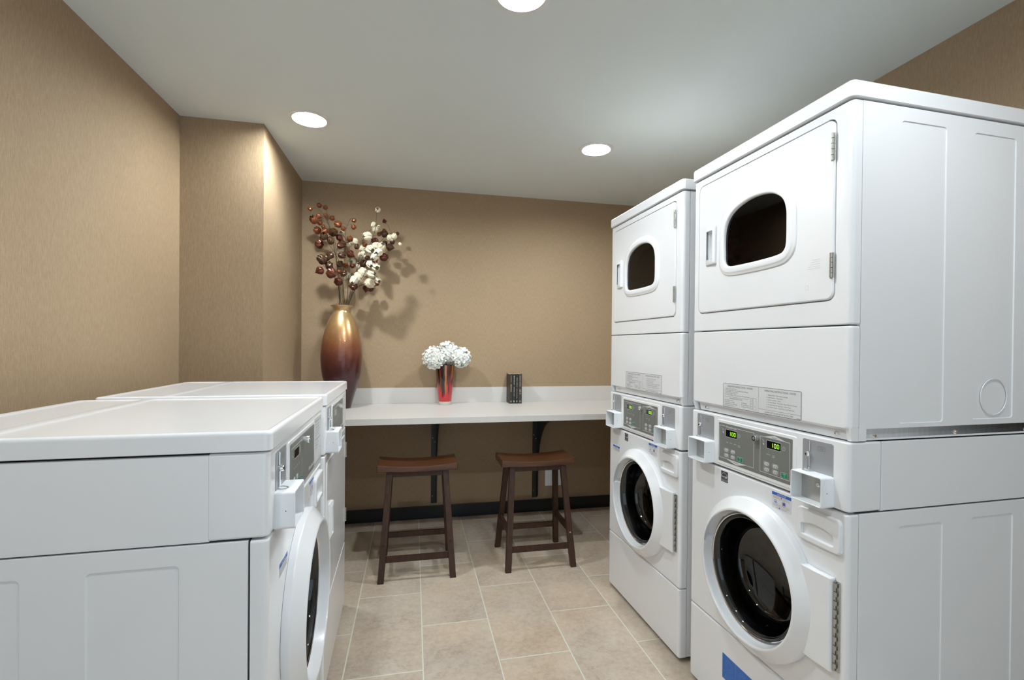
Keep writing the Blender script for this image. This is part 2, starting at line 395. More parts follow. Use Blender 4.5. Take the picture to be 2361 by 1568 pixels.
def feet(parent):
    for x in (.05, MW - .05):
        for y in (.06, MD - .06):
            bm = B(); lathe_z(bm, x, y, [(.018, 0), (.018, .008), (.008, .010), (.008, .03)], 16, cap0=True, cap1=True); finish(bm, 'levelling_foot', rubber, parent)
def coin_set(parent, u0, zt, pu0, pu1, pz0, pz1, keyhole=True):
    """silver coin plate (pu0..pu1, pz0..pz1), guard box below starting at u0 with its top at zt"""
    bm = B(); plate(bm, pu0, pu1, pz0 - .03, pz1, -.0022, .002, .001, cr=.006); pl = finish(bm, 'coin_plate', silver, parent)
    bm = B(); c = (pu0 + pu1) / 2 - .024
    frame(bm, c + .026, c + .050, pz1 - .026, pz1 - .013, -.0026, .0008, .005); text(bm, '25¢', c + .038, pz1 - .0225, .0085, -.0026, align='C'); finish(bm, 'coin_mark', grey, pl, angle=0)
    # coin slide: slot guide, knuckle, bar and foot
    bm = B(); box(bm, c - .0020, c + .0020, -.0065, -.002, pz1 - .034, pz1 - .004, .0012)
    lathe_v(bm, c - .001, pz1 - .040, [(.001, -.0145), (.0050, -.0140), (.0068, -.012), (.0074, -.008), (.0068, -.004), (.0060, -.002)], 20)
    box(bm, c - .0026, c + .0026, -.0075, -.002, pz1 - .082, pz1 - .045, .0012)
    tube(bm, [(c - .010, -.003, pz1 - .084), (c - .0125, -.010, pz1 - .0845), (c - .009, -.019, pz1 - .085), (c, -.0225, pz1 - .085), (c + .009, -.019, pz1 - .085), (c + .0125, -.010, pz1 - .0845), (c + .010, -.003, pz1 - .084)], .0017)
    finish(bm, 'coin_slide', chrome, pl)
    # guard box: open front, lipped
    u1, z0, d, t = u0 + .1045, zt - .0825, -.0425, .004
    bm = B()
    prof = [(0, 0.), (0, d + .003), (.0008, d + .0008), (.0025, d), (t, d + .001), (t, -.006)]
    ring_plate(bm, prof, lambda i: rrect(u0 + i, u1 - i, z0 + i, zt - i, max(.007 - i, .0025), 4)); gb = finish(bm, 'coin_box', whitebox, parent)
    bm = B(); quad(bm, u0 + t, u1 - t, z0 + t, zt - t, -.006); finish(bm, 'back_plate', steel if keyhole else whitebox, gb, angle=0)
    bm = B(); lathe_v(bm, u0 + .060, z0 + .050, [(.001, -.010), (.0045, -.010), (.006, -.0085), (.0065, -.006)], 20); finish(bm, 'lock', chrome, gb)
    bm = B(); text(bm, 'PUSH', u0 + .020, z0 + .026, .006, -.0064); frame(bm, u0 + .040, u0 + .054, z0 + .024, z0 + .033, -.0064, .0005, .004); finish(bm, 'embossed_mark', silver, gb, angle=0)
    for s in ((0, 1)):
        x = u0 - .0004 if s == 0 else u1 + .0004
        bm = B(); a = circ(0, 0, .0012, 10); bm.faces.new([bm.verts.new((x, -.024 + p, zt - .042 + q)) for p, q in a]); finish(bm, 'rivet_hole', dark, gb, angle=0)
def display(parent, u0, u1, z0, z1, v, on=True):
    bm = B(); quad(bm, u0, u1, z0, z1, v); d = finish(bm, 'display', black, parent, angle=0)
    bm = B(); frame(bm, u0 - .001, u1 + .001, z0 - .001, z1 + .001, v - .0001, .0011, .002); finish(bm, 'display_rim', lightln, d, angle=0)
    if on:
        bm = B(); h = .0068; wd = .0085; t = .0016; zc = (z0 + z1) / 2
        x = u1 - .0375
        quad(bm, x + .004, x + .004 + t, zc - h, zc + h, v - .0004)
        for k in (1, 2):
            a = x + k * .0118 - .001
            frame(bm, a, a + wd, zc - h, zc + h, v - .0004, t, .002)
        finish(bm, 'digits', led, d, angle=0)
def buttons(parent, cols, rows, start, v):
    bw, bh = .026, .0138
    for cx in cols:
        for cz in rows:
            bm = B(); plate(bm, cx, cx + bw, cz, cz + bh, v - .0002, v, .0001, cr=.004, seg=1, mi=1); frame(bm, cx, cx + bw, cz, cz + bh, v - .0004, .0008, .004, mi=0)
            plate(bm, cx + .0045, cx + bw - .003, cz + .002, cz + bh - .002, v - .0012, v, .0006, cr=.0045, seg=2, mi=0)
            quad(bm, cx + .0085, cx + .0155, cz + .0078, cz + .0088, v - .0013, 1); quad(bm, cx + .0085, cx + .0155, cz + .0050, cz + .0060, v - .0013, 1)
            poly(bm, [(cx + .0185, cz + .010), (cx + .0205, cz + .010), (cx + .0208, cz + .005), (cx + .0195, cz + .003), (cx + .0182, cz + .005)], v - .0013, 1)
            finish(bm, 'button', [greyb, grey], parent)
    cx, cz = start
    bm = B(); frame(bm, cx, cx + .027, cz, cz + .0155, v - .0004, .0008, .003, mi=1)
    plate(bm, cx + .004, cx + .0262, cz + .001, cz + .0145, v - .0012, v, .0006, cr=.0018, seg=2, mi=0)
    text(bm, 'START', cx + .015, cz + .0095, .0038, v - .0013, align='C', mi=1); frame(bm, cx + .0135, cx + .0175, cz + .003, cz + .007, v - .0013, .0006, .002, mi=1)
    finish(bm, 'start_button', [green, lightln], parent)
def clock(bm, u, z, v):
    a = circ(u, z, .0062, 20); b = circ(u, z, .0054, 20); loops(bm, [[(x, v, y) for x, y in a], [(x, v, y) for x, y in b]])
    quad(bm, u - .0004, u + .0004, z, z + .003, v); quad(bm, u, u + .0025, z - .0004, z + .0004, v)
def coin_icon(bm, u, z, v):
    poly(bm, [(u - .002, z + .006), (u + .003, z + .003), (u + .004, z - .003), (u + .002, z + .001)], v)
    poly(bm, [(u - .001, z - .008), (u + .004, z - .006), (u + .006, z - .011), (u + .005, z - .013)], v); quad(bm, u + .003, u + .0075, z - .0065, z - .0056, v); quad(bm, u + .001, u + .0018, z - .004, z + .001, v)
def notice(parent, u0, z1, big=True, wd=.0755, ht=.0505):
    """white sticker with blue NOTICE header"""
    bm = B(); v = -.0006; z0 = z1 - ht
    plate(bm, u0, u0 + wd, z0, z1, v, 0., .0002, cr=.001, seg=1, mi=0)
    hb = .0098 if big else ht * .36
    quad(bm, u0 + .0004, u0 + wd - .0004, z1 - hb, z1 - .0004, v - .0001, 1)
    text(bm, 'NOTICE', u0 + wd / 2, z1 - hb * .82, hb * .86, v - .0003, width=wd * .46, align='C', mi=0)
    if big:
        for i, (s, m_) in enumerate((('High Efficiency', 3), ('HE DETERGENT IS', 2), ('RECOMMENDED FOR BEST PERFORMANCE', 2))):
            pass
        text(bm, 'High Efficiency', u0 + .006, z1 - .0145, .0040, v - .0003, width=.026, mi=3); text(bm, 'DETERGENT IS', u0 + .044, z1 - .0145, .0034, v - .0003, width=.026, mi=2)
        text(bm, 'RECOMMENDED FOR BEST PERFORMANCE', u0 + wd / 2, z1 - .0185, .0032, v - .0003, width=.064, align='C', mi=2)
        for cx, cz in ((u0 + .038, z1 - .0132), (u0 + .031, z0 + .0050)): poly(bm, circ(cx, cz, .0024, 14), v - .0003, 1)
        frame(bm, u0 + .011, u0 + .021, z0 + .019, z0 + .027, v - .0003, .0008, .001, mi=1); quad(bm, u0 + .011, u0 + .021, z0 + .019, z0 + .0215, v - .0003, 1)
        quad(bm, u0 + .043, u0 + .053, z0 + .018, z0 + .027, v - .0003, 1); a = circ(u0 + .048, z0 + .0225, .008, 20); b = circ(u0 + .048, z0 + .0225, .0072, 20)
        loops(bm, [[(x, v - .0004, y) for x, y in a], [(x, v - .0004, y) for x, y in b]], mi=3)
        text(bm, 'TO PREVENT OVERSUDSING, DO NOT USE', u0 + wd / 2, z0 + .0135, .0034, v - .0003, width=.066, align='C', mi=2)
        text(bm, 'MORE THAN', u0 + .005, z0 + .0092, .0034, v - .0003, width=.020, mi=2); text(bm, '1/4 CUP', u0 + .027, z0 + .0092, .0034, v - .0003, width=.014, mi=3); text(bm, '(2 FL. OUNCES)', u0 + .043, z0 + .0092, .0034, v - .0003, width=.026, mi=2)
        text(bm, 'OF HE', u0 + .018, z0 + .0038, .0034, v - .0003, width=.010, mi=2); text(bm, 'DETERGENT', u0 + .036, z0 + .0038, .0034, v - .0003, width=.024, mi=2)
    else:
        for i in range(3): quad(bm, u0 + .003, u0 + wd - .003, z0 + .003 + i * .005, z0 + .0042 + i * .005, v - .0003, 2)
    return finish(bm, 'notice_sticker', [labelw, blue, grey, red], parent, angle=0)
def door_ring(parent, cu, cz, dv=.0):
    """porthole door: moulded white ring, gasket, glass bowl, arm to the hinge"""
    N = 96; bm = B(); R = lambda a, r, v: (cu + r * math.cos(a), v, cz + r * math.sin(a))
    prof = [(.245, -.0005), (.245, -.0145), (.2435, -.0190), (.2405, -.0215), (.2380, -.0230), (.2120, -.0450), (.2085, -.0478), (.2045, -.0486), (.2015, -.0472), (.2000, -.0430), (.1955, -.0190), (.1940, -.0100)]
    pk = [(.245, -.0005), (.245, -.0145), (.2435, -.0190), (.2405, -.0215), (.2380, -.0230), (.2120, -.0450), (.2085, -.0478), (.2045, -.0486), (.2030, -.0468), (.2160, -.0350), (.2230, -.0160), (.1940, -.0040)]
    ls = [[] for _ in prof]
    for i in range(N):
        a = 2 * PI * i / N; inside = math.radians(132) < a < math.radians(166)
        for k, (r, v) in enumerate(pk if inside else prof): ls[k].append(R(a, r, v))
    loops(bm, ls); ring = finish(bm, 'door', plastic, parent, angle=40)
    bm = B(); lathe_v(bm, cu, cz, [(0.2009, -0.0075), (0.1955, -0.0135), (0.1911, -0.0155), (0.1878, -0.0115), (0.1867, -0.0135), (0.1835, -0.0075), (0.1813, -0.0015)], N); finish(bm, 'gasket_ring', rubber, ring)
    bm = B(); lathe_v(bm, cu, cz, [(0.1906, -0.0150), (0.1884, -0.0180), (0.1862, -0.0160)], N); finish(bm, 'chrome_rim', chrome, ring)
    bm = B(); lathe_v(bm, cu, cz, [(0.1878, -0.0115), (0.1824, -0.0170), (0.1769, -0.0165), (0.1714, -0.0075), (0.1660, 0.0125), (0.1605, 0.0405), (0.1540, 0.0625), (0.1463, 0.0725), (0.1376, 0.0770), (0.1289, 0.0815), (0.1092, 0.0885), (0.0764, 0.0965), (0.0382, 0.1015), (0.0009, 0.1030)], N)
    finish(bm, 'door_glass', doorglass, ring, angle=60, wn=False)
    # arm and piano hinge on the right
    bm = B(); z0, z1 = cz - .1165, cz + .1265
    ls = []
    for u, vf in ((.556, -.0225), (.60, -.0215), (.6465, -.0175), (.6490, -.0150)):
        ls.append([(u, vf, z0), (u, vf + .002, z0 - .002), (u, -.001, z0 - .002), (u, -.001, z1 + .002), (u, vf + .002, z1 + .002), (u, vf, z1)])
    loops(bm, ls, cap0=True, cap1=True); finish(bm, 'hinge_arm', plastic, ring, angle=30)
    bm = B(); hu = .651
    box(bm, hu, hu + .002, -.010, 0, z0 + .002, z1 - .004, 0)
    box(bm, hu + .002, hu + .013, -.004, 0, z0 + .002, z1 - .004, .0006)
    tube(bm, [(hu + .002, -.007, z0 + .003), (hu + .002, -.007, z1 - .005)], .0028, 10)
    k = z0 + .012
    while k < z1 - .015:
        box(bm, hu + .0005, hu + .0085, -.0095, -.002, k, k + .0115, .0006, mi=0)
        quad(bm, hu + .001, hu + .009, k + .0118, k + .0132, -.0100, 1); quad(bm, hu + .0086, hu + .0094, k, k + .012, -.0052, 1); k += .0235
    finish(bm, 'piano_hinge', [steel, dark], ring)
def drum(parent, cu, cz, r=.208, depth=.34, name='drum'):
    bm = B(); lathe_v(bm, cu, cz, [(r, .004), (r - .012, .03), (r - .012, .05), (r + .02, .07), (r + .03, .09), (r + .03, depth), (r - .04, depth + .02), (.001, depth + .03)], 64)
    finish(bm, name, drumm, parent)
def washer_front(parent, zs, zb, zt, with_drawer=True, right_hinge=True):
    """zs split, zb bottom, zt top; door and soap drawer"""
    cu, cz = .352, zb_to(zt)
    bm = B(); plate(bm, .001, MW - .001, zb, zs - .0015, 0, .034, .013, .005, .006, n=3); finish(bm, 'lower_front_panel', enamel, parent)
    bm = B(); plate(bm, .001, MW - .001, zs + .0015, zt - .0015, 0, .034, .013, .005, .006, holes=[circ(cu, cz, .224, 64)], n=3)
    # raised surround that swells around the porthole
    finish(bm, 'front_panel', enamel, parent)
    door_ring(parent, cu, cz); drum(parent, cu, cz)
    # soap drawer with a scooped grip
    u0, u1, z0, z1 = .527, .668, zt - .1125, zt - .020
    bm = B(); hole = []
    for i in range(17): t = i / 16; hole.append((u0 + .015 + t * .106, z0 + .046 + .010 * math.sin(t * PI)))
    hole += [(u1 - .019, z0 + .018), (u1 - .024, z0 + .0145), (u0 + .022, z0 + .0145), (u0 + .016, z0 + .018)]
    plate(bm, u0, u1, z0, z1, -.0095, 0, .005, cr=(.014, .014, .012, .012), holes=[hole], hd=.020)
    dr = finish(bm, 'soap_drawer', plastic, parent)
    bm = B(); n = len(hole); back = [(x, .022, z0 + .024 + (z - z0 - .014) * .35) for x, z in hole]
    loops(bm, [[(x, -.006, z) for x, z in hole], [(x, .010, z0 + .020 + (z - z0 - .0145) * .62) for x, z in hole], back], cap1=True)
    finish(bm, 'finger_grip', plastic, dr)
def zb_to(zt): return zt - .3055
def control_stack(parent, z0, z1):
    """control band of the stacked washer and dryer"""
    bm = B(); plate(bm, .001, MW - .001, z0 + .0015, z1 - .001, -.001, .104, .013, .004, .006, n=3)
    plate(bm, .162, .517, z0 + .011, z0 + .169, -.0035, 0, .003, cr=.007); ph = finish(bm, 'control_fascia', enamel, parent)
    u = lambda s: .68 - s; zz = lambda z: z - .8726 + z0; v = -.0045
    bm = B(); plate(bm, u(.508), u(.1755), zz(.8955), zz(1.0315), v, 0, .0006, cr=.003, seg=1); cp = finish(bm, 'control_panel', grey, parent)
    v -= .0003
    bm = B(); t = .0014
    def ln(a, b):    # line in plate plane
        (x0, y0), (x1, y1) = a, b; d = Vector((x1 - x0, y1 - y0)).normalized() * t / 2; nx, ny = -d.y, d.x
        poly(bm, [(x0 - nx - d.x, y0 - ny - d.y), (x1 - nx + d.x, y1 - ny + d.y), (x1 + nx + d.x, y1 + ny + d.y), (x0 + nx - d.x, y0 + ny - d.y)], v)
    # washer frame, broken by the maker's name
    for a, b in (((.503, 1.0222), (.469, 1.0222)), ((.4155, 1.0222), (.3335, 1.0222)), ((.3325, 1.0215), (.3325, .9092)), ((.3335, .9087), (.503, .9087)), ((.5035, .9092), (.5035, 1.0215))): ln((u(a[0]), zz(a[1])), (u(b[0]), zz(b[1])))
    poly(bm, [(u(.4666), zz(.9085)), (u(.4156), zz(.8971)), (u(.3678), zz(.9085))], v)
    for a, b in (((.304, 1.0188), (.1845, 1.0188)), ((.1845, 1.0188), (.1845, .907)), ((.1845, .907), (.304, .907)), ((.304, .907), (.304, 1.0188))): ln((u(a[0]), zz(a[1])), (u(b[0]), zz(b[1])))
    poly(bm, [(u(.2915), zz(1.0185)), (u(.2438), zz(1.0294)), (u(.1945), zz(1.0185))], v)
    text(bm, 'Huebsch', u(.4675), zz(1.0180), .0100, v - .0002, width=.051)
    for k in (1, 2, 3): text(bm, 'Huebsch', u(.4675) + .0003 * k, zz(1.0180) + .0002 * (k % 2), .0100, v - .0002 - .0001 * k, width=.051)
    for s, l1, l2 in ((.462, 'WASH', ''), (.442, 'RINSE', ''), (.422, 'SPIN', ''), (.402, 'DOOR', 'LOCKED')):
        text(bm, 'I', u(s), zz(.974), .0045, v, align='C'); text(bm, l1, u(s), zz(.9655), .0045, v, width=.0022 * len(l1) + .002, align='C')
        if l2: text(bm, l2, u(s), zz(.9610), .0045, v, width=.014, align='C')
    for s, l1, l2 in ((.269, 'DRYING', ''), (.248, 'COOL', 'DOWN')):
        text(bm, 'I', u(s), zz(.974), .0045, v, align='C'); text(bm, l1, u(s), zz(.9655), .0045, v, width=.0024 * len(l1) + .001, align='C')
        if l2: text(bm, l2, u(s), zz(.9610), .0045, v, width=.011, align='C')
    clock(bm, u(.402), zz(1.000), v); clock(bm, u(.208), zz(.997), v); coin_icon(bm, u(.487), zz(1.008), v); coin_icon(bm, u(.293), zz(1.005), v)
    finish(bm, 'printed_lines', lightln, cp, angle=0)
    bm = B(); text(bm, 'Washer', u(.4156), zz(.9020), .0082, v - .0003, align='C'); finish(bm, 'washer_lettering', grey, cp, angle=0)
    bm = B(); text(bm, 'Dryer', u(.2438), zz(1.0200), .0080, v - .0003, align='C'); finish(bm, 'dryer_lettering', grey, cp, angle=0)
    display(cp, u(.4701), u(.4125), zz(.9868), zz(1.0120), v - .0001); display(cp, u(.2766), u(.2188), zz(.9862), zz(1.0105), v - .0001)
    buttons(cp, (u(.4786), u(.4457)), (zz(.9320), zz(.9138)), (u(.4103), zz(.9137)), v)
    buttons(cp, (u(.2892), u(.2530)), (zz(.9292), zz(.9116)), (u(.2179), zz(.9105)), v)
    bm = B(); lathe_v(bm, u(.3185), zz(1.0085), [(.001, -.013), (.004, -.013), (.0045, -.018), (.0085, -.018), (.0095, -.016), (.0095, -.004)], 28); finish(bm, 'key_lock', chrome, cp)
    coin_set(parent, .537, zz(.9570), .5385, .6385, zz(.958), zz(1.0437))
    coin_set(parent, .040, zz(.9590), .041, .141, zz(.960), zz(1.0470))
def energy_mark(parent, u0, z0):
    bm = B(); v = -.0006; wd, ht = .0355, .0375
    plate(bm, u0, u0 + wd, z0, z0 + ht, v, 0, .0002, cr=.0008, seg=1, mi=0)
    for r0, r1 in ((.0165, .0153),):
        pts0 = [(u0 + wd / 2 + r0 * math.cos(a), z0 + .0165 + r0 * math.sin(a)) for a in [math.radians(8 + 164 * i / 18) for i in range(19)]]
        pts1 = [(u0 + wd / 2 + r1 * math.cos(a), z0 + .0165 + r1 * math.sin(a)) for a in [math.radians(8 + 164 * i / 18) for i in range(19)]]
        loops(bm, [[(x, v - .0002, z) for x, z in pts0], [(x, v - .0002, z) for x, z in pts1]], closed=False, mi=1)
    text(bm, 'energy', u0 + .002, z0 + .0155, .0110, v - .0003, width=.026, mi=1, slant=.2)
    st = []
    for i in range(10):
        a = PI / 2 + i * PI / 5; r = .0052 if i % 2 == 0 else .0021; st.append((u0 + .0285 + r * math.cos(a), z0 + .018 + r * math.sin(a)))
    poly(bm, st, v - .0004, 1)
    quad(bm, u0, u0 + wd, z0 + .0080, z0 + .0086, v - .0002, 1)
    text(bm, 'ENERGY STAR', u0 + wd / 2, z0 + .0022, .0052, v - .0003, width=.031, align='C', mi=1)
    finish(bm, 'energy_label', [ink, labelw], parent, angle=0)
def instruction_label(parent, u0, u1, z0, z1, v):
    bm = B(); plate(bm, u0, u1, z0, z1, v, v + .0008, .0002, cr=.003, seg=1, mi=0)
    q = v - .0002; frame(bm, u0, u1, z0, z1, q, .0012, .003, mi=1, n=4)
    um = u0 + .172; quad(bm, um, um + .0006, z0, z1, q, 1); quad(bm, um, u1, z0 + .0135, z0 + .0142, q, 1)
    text(bm, 'OPERATING INSTRUCTIONS - WASHER', u0 + .022, z1 - .0125, .0082, q, width=.125, mi=1)
    for i, s in enumerate(('1. Select Cycle Selection.', '2. Load Supply Dispenser (See Instructions Below).', '3. Load Clothes - Close Door.', '4. Insert Coin(s) / Card.', '5. To Start Washer - Push Start. Door Must be Closed.')):
        text(bm, s, u0 + .009, z1 - .0195 - i * .0054, .0050, q, width=.00235 * len(s), mi=1)
    quad(bm, u0 + .006, u0 + .128, z1 - .0465, z1 - .0459, q, 1)
    text(bm, 'DISPENSER INSTRUCTIONS', u0 + .034, z1 - .0535, .0060, q, width=.064, mi=1)
    for i, s in enumerate(('1. Open Dispenser Door.', '2. Load Supplies in Proper', '    Compartment (as indicated).', '3. Close Dispenser Door.')): text(bm, s, u0 + .004, z1 - .0600 - i * .0062, .0050, q, width=.0022 * len(s), mi=1)
    for i, s in enumerate(('A. Detergent', 'B. Liquid Bleach', 'C. Fabric Softener')): text(bm, s, u0 + .094, z1 - .0625 - i * .0062, .0050, q, width=.0023 * len(s), mi=1)
    frame(bm, u0 + .136, u0 + .163, z0 + .006, z0 + .044, q, .0006, .001, mi=1); quad(bm, u0 + .149, u0 + .1496, z0 + .006, z0 + .044, q, 1)
    frame(bm, u0 + .1385, u0 + .1475, z0 + .027, z0 + .041, q, .0005, .001, mi=1); frame(bm, u0 + .1385, u0 + .1475, z0 + .009, z0 + .0245, q, .0005, .001, mi=1)
    for s, a, b in (('C', .143, .032), ('B', .143, .014), ('A', .156, .016)): text(bm, s, u0 + a, z0 + b, .005, q, align='C', mi=1)
    text(bm, 'OPERATING INSTRUCTIONS - DRYER', u0 + .198, z1 - .0125, .0082, q, width=.125, mi=1)
    for i, s in enumerate(('1. Select Fabric Type (heat setting).', '2. Load Clothes - Close Door.', '3. Insert Coin(s) - Card.', '4. To Start Dryer - Push Start. Door Must be Closed.', '5. To Stop Dryer During Cycle - Open Door.', '6. To Restart Dryer - Close Door and Push Start.')):
        text(bm, s, u0 + .208, z1 - .0240 - i * .0074, .0052, q, width=.0023 * len(s), mi=1)
    text(bm, 'CLEAN LINT FILTER AFTER EACH LOAD', (um + u1) / 2, z0 + .0045, .0068, q, width=.112, align='C', mi=1)
    quad(bm, u1 - .016, u1 - .003, z0 + .0025, z0 + .0040, q, 1)
    finish(bm, 'instruction_label', [labelw, ink], parent, angle=0)
def lid(parent, z0, z1, over=.004, ridge=False):
    bm = B(); x0, x1, y0, y1 = -over + .002, MW + over - .002, -over - .002, MD
    def L(i, z): return [(x, y, z) for x, y in rrect(x0 + i, x1 - i, y0 + i, y1 - i, max(.016 - i, .004), 5)]
    if ridge:
        ls = [L(.004, z0), L(0, z0 + .002), L(0, z1 - .009), L(.001, z1 - .005), L(.003, z1 - .0022), L(.007, z1 - .0005), L(.0095, z1 - .0004)]
        loops(bm, ls)
        # sunk top with a raised strip at the back
        a, b = x0 + .0095, x1 - .0095
        o = [(x, y) for x, y in rrect(x0 + .0095, x1 - .0095, y0 + .0095, y1 - .0095, .0065, 5)]
        f0, f1 = y0 + .0115, .505
        h1 = rrect(a + .002, b - .002, f0, f1 - .005, .004, 3); h2 = rrect(a + .002, b - .002, .530, y1 - .026, .004, 3)
        es = []
        for l in (o, h1, h2):
            vs = [bm.verts.new((p[0], p[1], z1 - .0004)) for p in l]; es += [bm.edges.new((vs[i], vs[(i + 1) % len(vs)])) for i in range(len(vs))]
        bmesh.ops.triangle_fill(bm, use_beauty=True, edges=es)
        for h, q in ((h1, (a + .0075, b - .0075, f0 + .0035, f1 - .0085)), (h2, (a + .0075, b - .0075, .534, y1 - .030))):
            loops(bm, [[(x, y, z1 - .0004) for x, y in h], [(x, y, z1 - .0028) for x, y in rrect(*q, .004, 3)]], cap1=True)
    else:
        ls = [L(.004, z0), L(0, z0 + .002), L(0, z1 - .009), L(.001, z1 - .005), L(.003, z1 - .0022), L(.007, z1 - .0005), L(.012, z1)]
        loops(bm, ls, cap1=True)
    bm.faces.new([bm.verts.new(p) for p in L(.004, z0)])
    finish(bm, 'top_lid', enamel, parent)
def dryer_handle(parent, uc, zc, v):
    """recessed grip with a raised C-shaped lip; returns nothing"""
    bm = B(); u0, u1, z0, z1 = uc - .030, uc + .032, zc - .070, zc + .070
    hole = rrect(uc - .012, uc + .022, zc - .052, zc + .054, .004, 3)
    plate(bm, u0, u1, z0, z1, v - .012, v, .005, cr=.006, holes=[hole], hd=v - .002, n=3)
    h = finish(bm, 'handle', plastic, parent)
    # the left side slopes back to the door face
    for vv in h.data.vertices:
        if vv.co.x < uc - .011: vv.co.y = v - .012 * max(0, (vv.co.x - u0) / (uc - .011 - u0)) - .0004 if vv.co.y < v - .001 else vv.co.y
    bm = B(); p = rrect(uc - .012, uc + .022, zc - .052, zc + .054, .004, 3)
    loops(bm, [[(x, v - .003, z) for x, z in p], [(x, v + .016, z) for x, z in rrect(uc - .006, uc + .018, zc - .047, zc + .049, .004, 3)]], cap1=True); finish(bm, 'grip_recess', whitebox, h)
def dryer_hinge(parent, u, z0, z1, v):
    bm = B(); box(bm, u - .006, u + .006, v - .003, v, z0, z1, .0008); n = 5; hh = (z1 - z0) / n
    for i in range(n): tube(bm, [(u, v - .0045, z0 + i * hh + .001), (u, v - .0045, z0 + (i + 1) * hh - .001)], .0036, 10)
    finish(bm, 'hinge', steel, parent)
def dryer_door(parent, z0, z1, window=True):
    u0, u1 = .039, .632; v = -.0035; zc = (z0 + z1) / 2
    holes = []
    if window:
        G = [(.1945, .200), (.1935, .240), (.1985, .285), (.218, .320), (.2535, .343), (.304, .356), (.352, .3585), (.402, .3515), (.438, .336), (.463, .313), (.474, .283), (.476, .250), (.4755, .186), (.468, .163), (.448, .1535), (.396, .150), (.318, .149), (.236, .151), (.204, .159), (.1955, .176)]
        base = []
        for q in range(len(G)):
            p0, p1, p2, p3 = [Vector(G[(q + d_) % len(G)]) for d_ in (-1, 0, 1, 2)]
            for k_ in range(4):
                t_ = k_ / 4; base.append(.5 * (2 * p1 + (p2 - p0) * t_ + (2 * p0 - 5 * p1 + 4 * p2 - p3) * t_ ** 2 + (3 * p1 - p0 - 3 * p2 + p3) * t_ ** 3))
        nb = len(base); nrm = []
        for q in range(nb):
            d_ = (base[(q + 2) % nb] - base[q - 2]).normalized(); nrm.append(Vector((d_.y, -d_.x)))
        W_ = lambda i: [(p.x + m_.x * i, z0 + p.y + m_.y * i) for p, m_ in zip(base, nrm)]
        holes.append(W_(-.004))
    hz = z0 + .2445
    holes.append(rrect(.104, .136, hz - .05, hz + .052, .004, 3))
    bm = B(); plate(bm, u0, u1, z0, z1, v, .02, .005, cr=.022, holes=holes, hd=.012, n=6)
    d = finish(bm, 'dryer_door', enamel, parent)
    if window:
        bm = B(); ring_plate(bm, [(-.033, v + .0005), (-.0325, v - .0025), (-.030, v - .004), (-.0255, v - .0045), (-.0225, v - .007), (-.019, v - .0085), (-.006, v - .0085), (-.002, v - .0075), (0, v - .004), (.001, v + .006)], W_)
        wr = finish(bm, 'window_ring', plastic, d, angle=50)
        bm = B(); fill(bm, W_(.0), [], v + .002); finish(bm, 'window_glass', flatglass, d, angle=0)
        bm = B(); ring_plate(bm, [(.001, v + .004), (.007, v + .030), (.012, v + .045)], W_); finish(bm, 'window_seal', drumm, d)
        drum(parent, .34, z0 + .25, .24, .45)
    dryer_handle(d, .114, hz, v)
    dryer_hinge(d, u1 - .003, z1 - .112, z1 - .038, v); dryer_hinge(d, u1 - .003, z0 + .057, z0 + .125, v)
    return d
def machine_frame(x, y, th, s0, side):
    """side 'R': faces -X; 'L': faces +X. s0 = distance of the unit's near end along the row"""
    ex = Vector((-math.sin(th), math.cos(th), 0)); nx = Vector((math.cos(th), math.sin(th), 0)); O = Vector((x, y, 0))
    if side == 'R': o = O + ex * (s0 + MW); X, Y = -ex, nx
    else: o = O + ex * s0; X, Y = ex, -nx
    m = Matrix((X, Y, Vector((0, 0, 1)))).transposed().to_4x4(); m.translation = o; return m

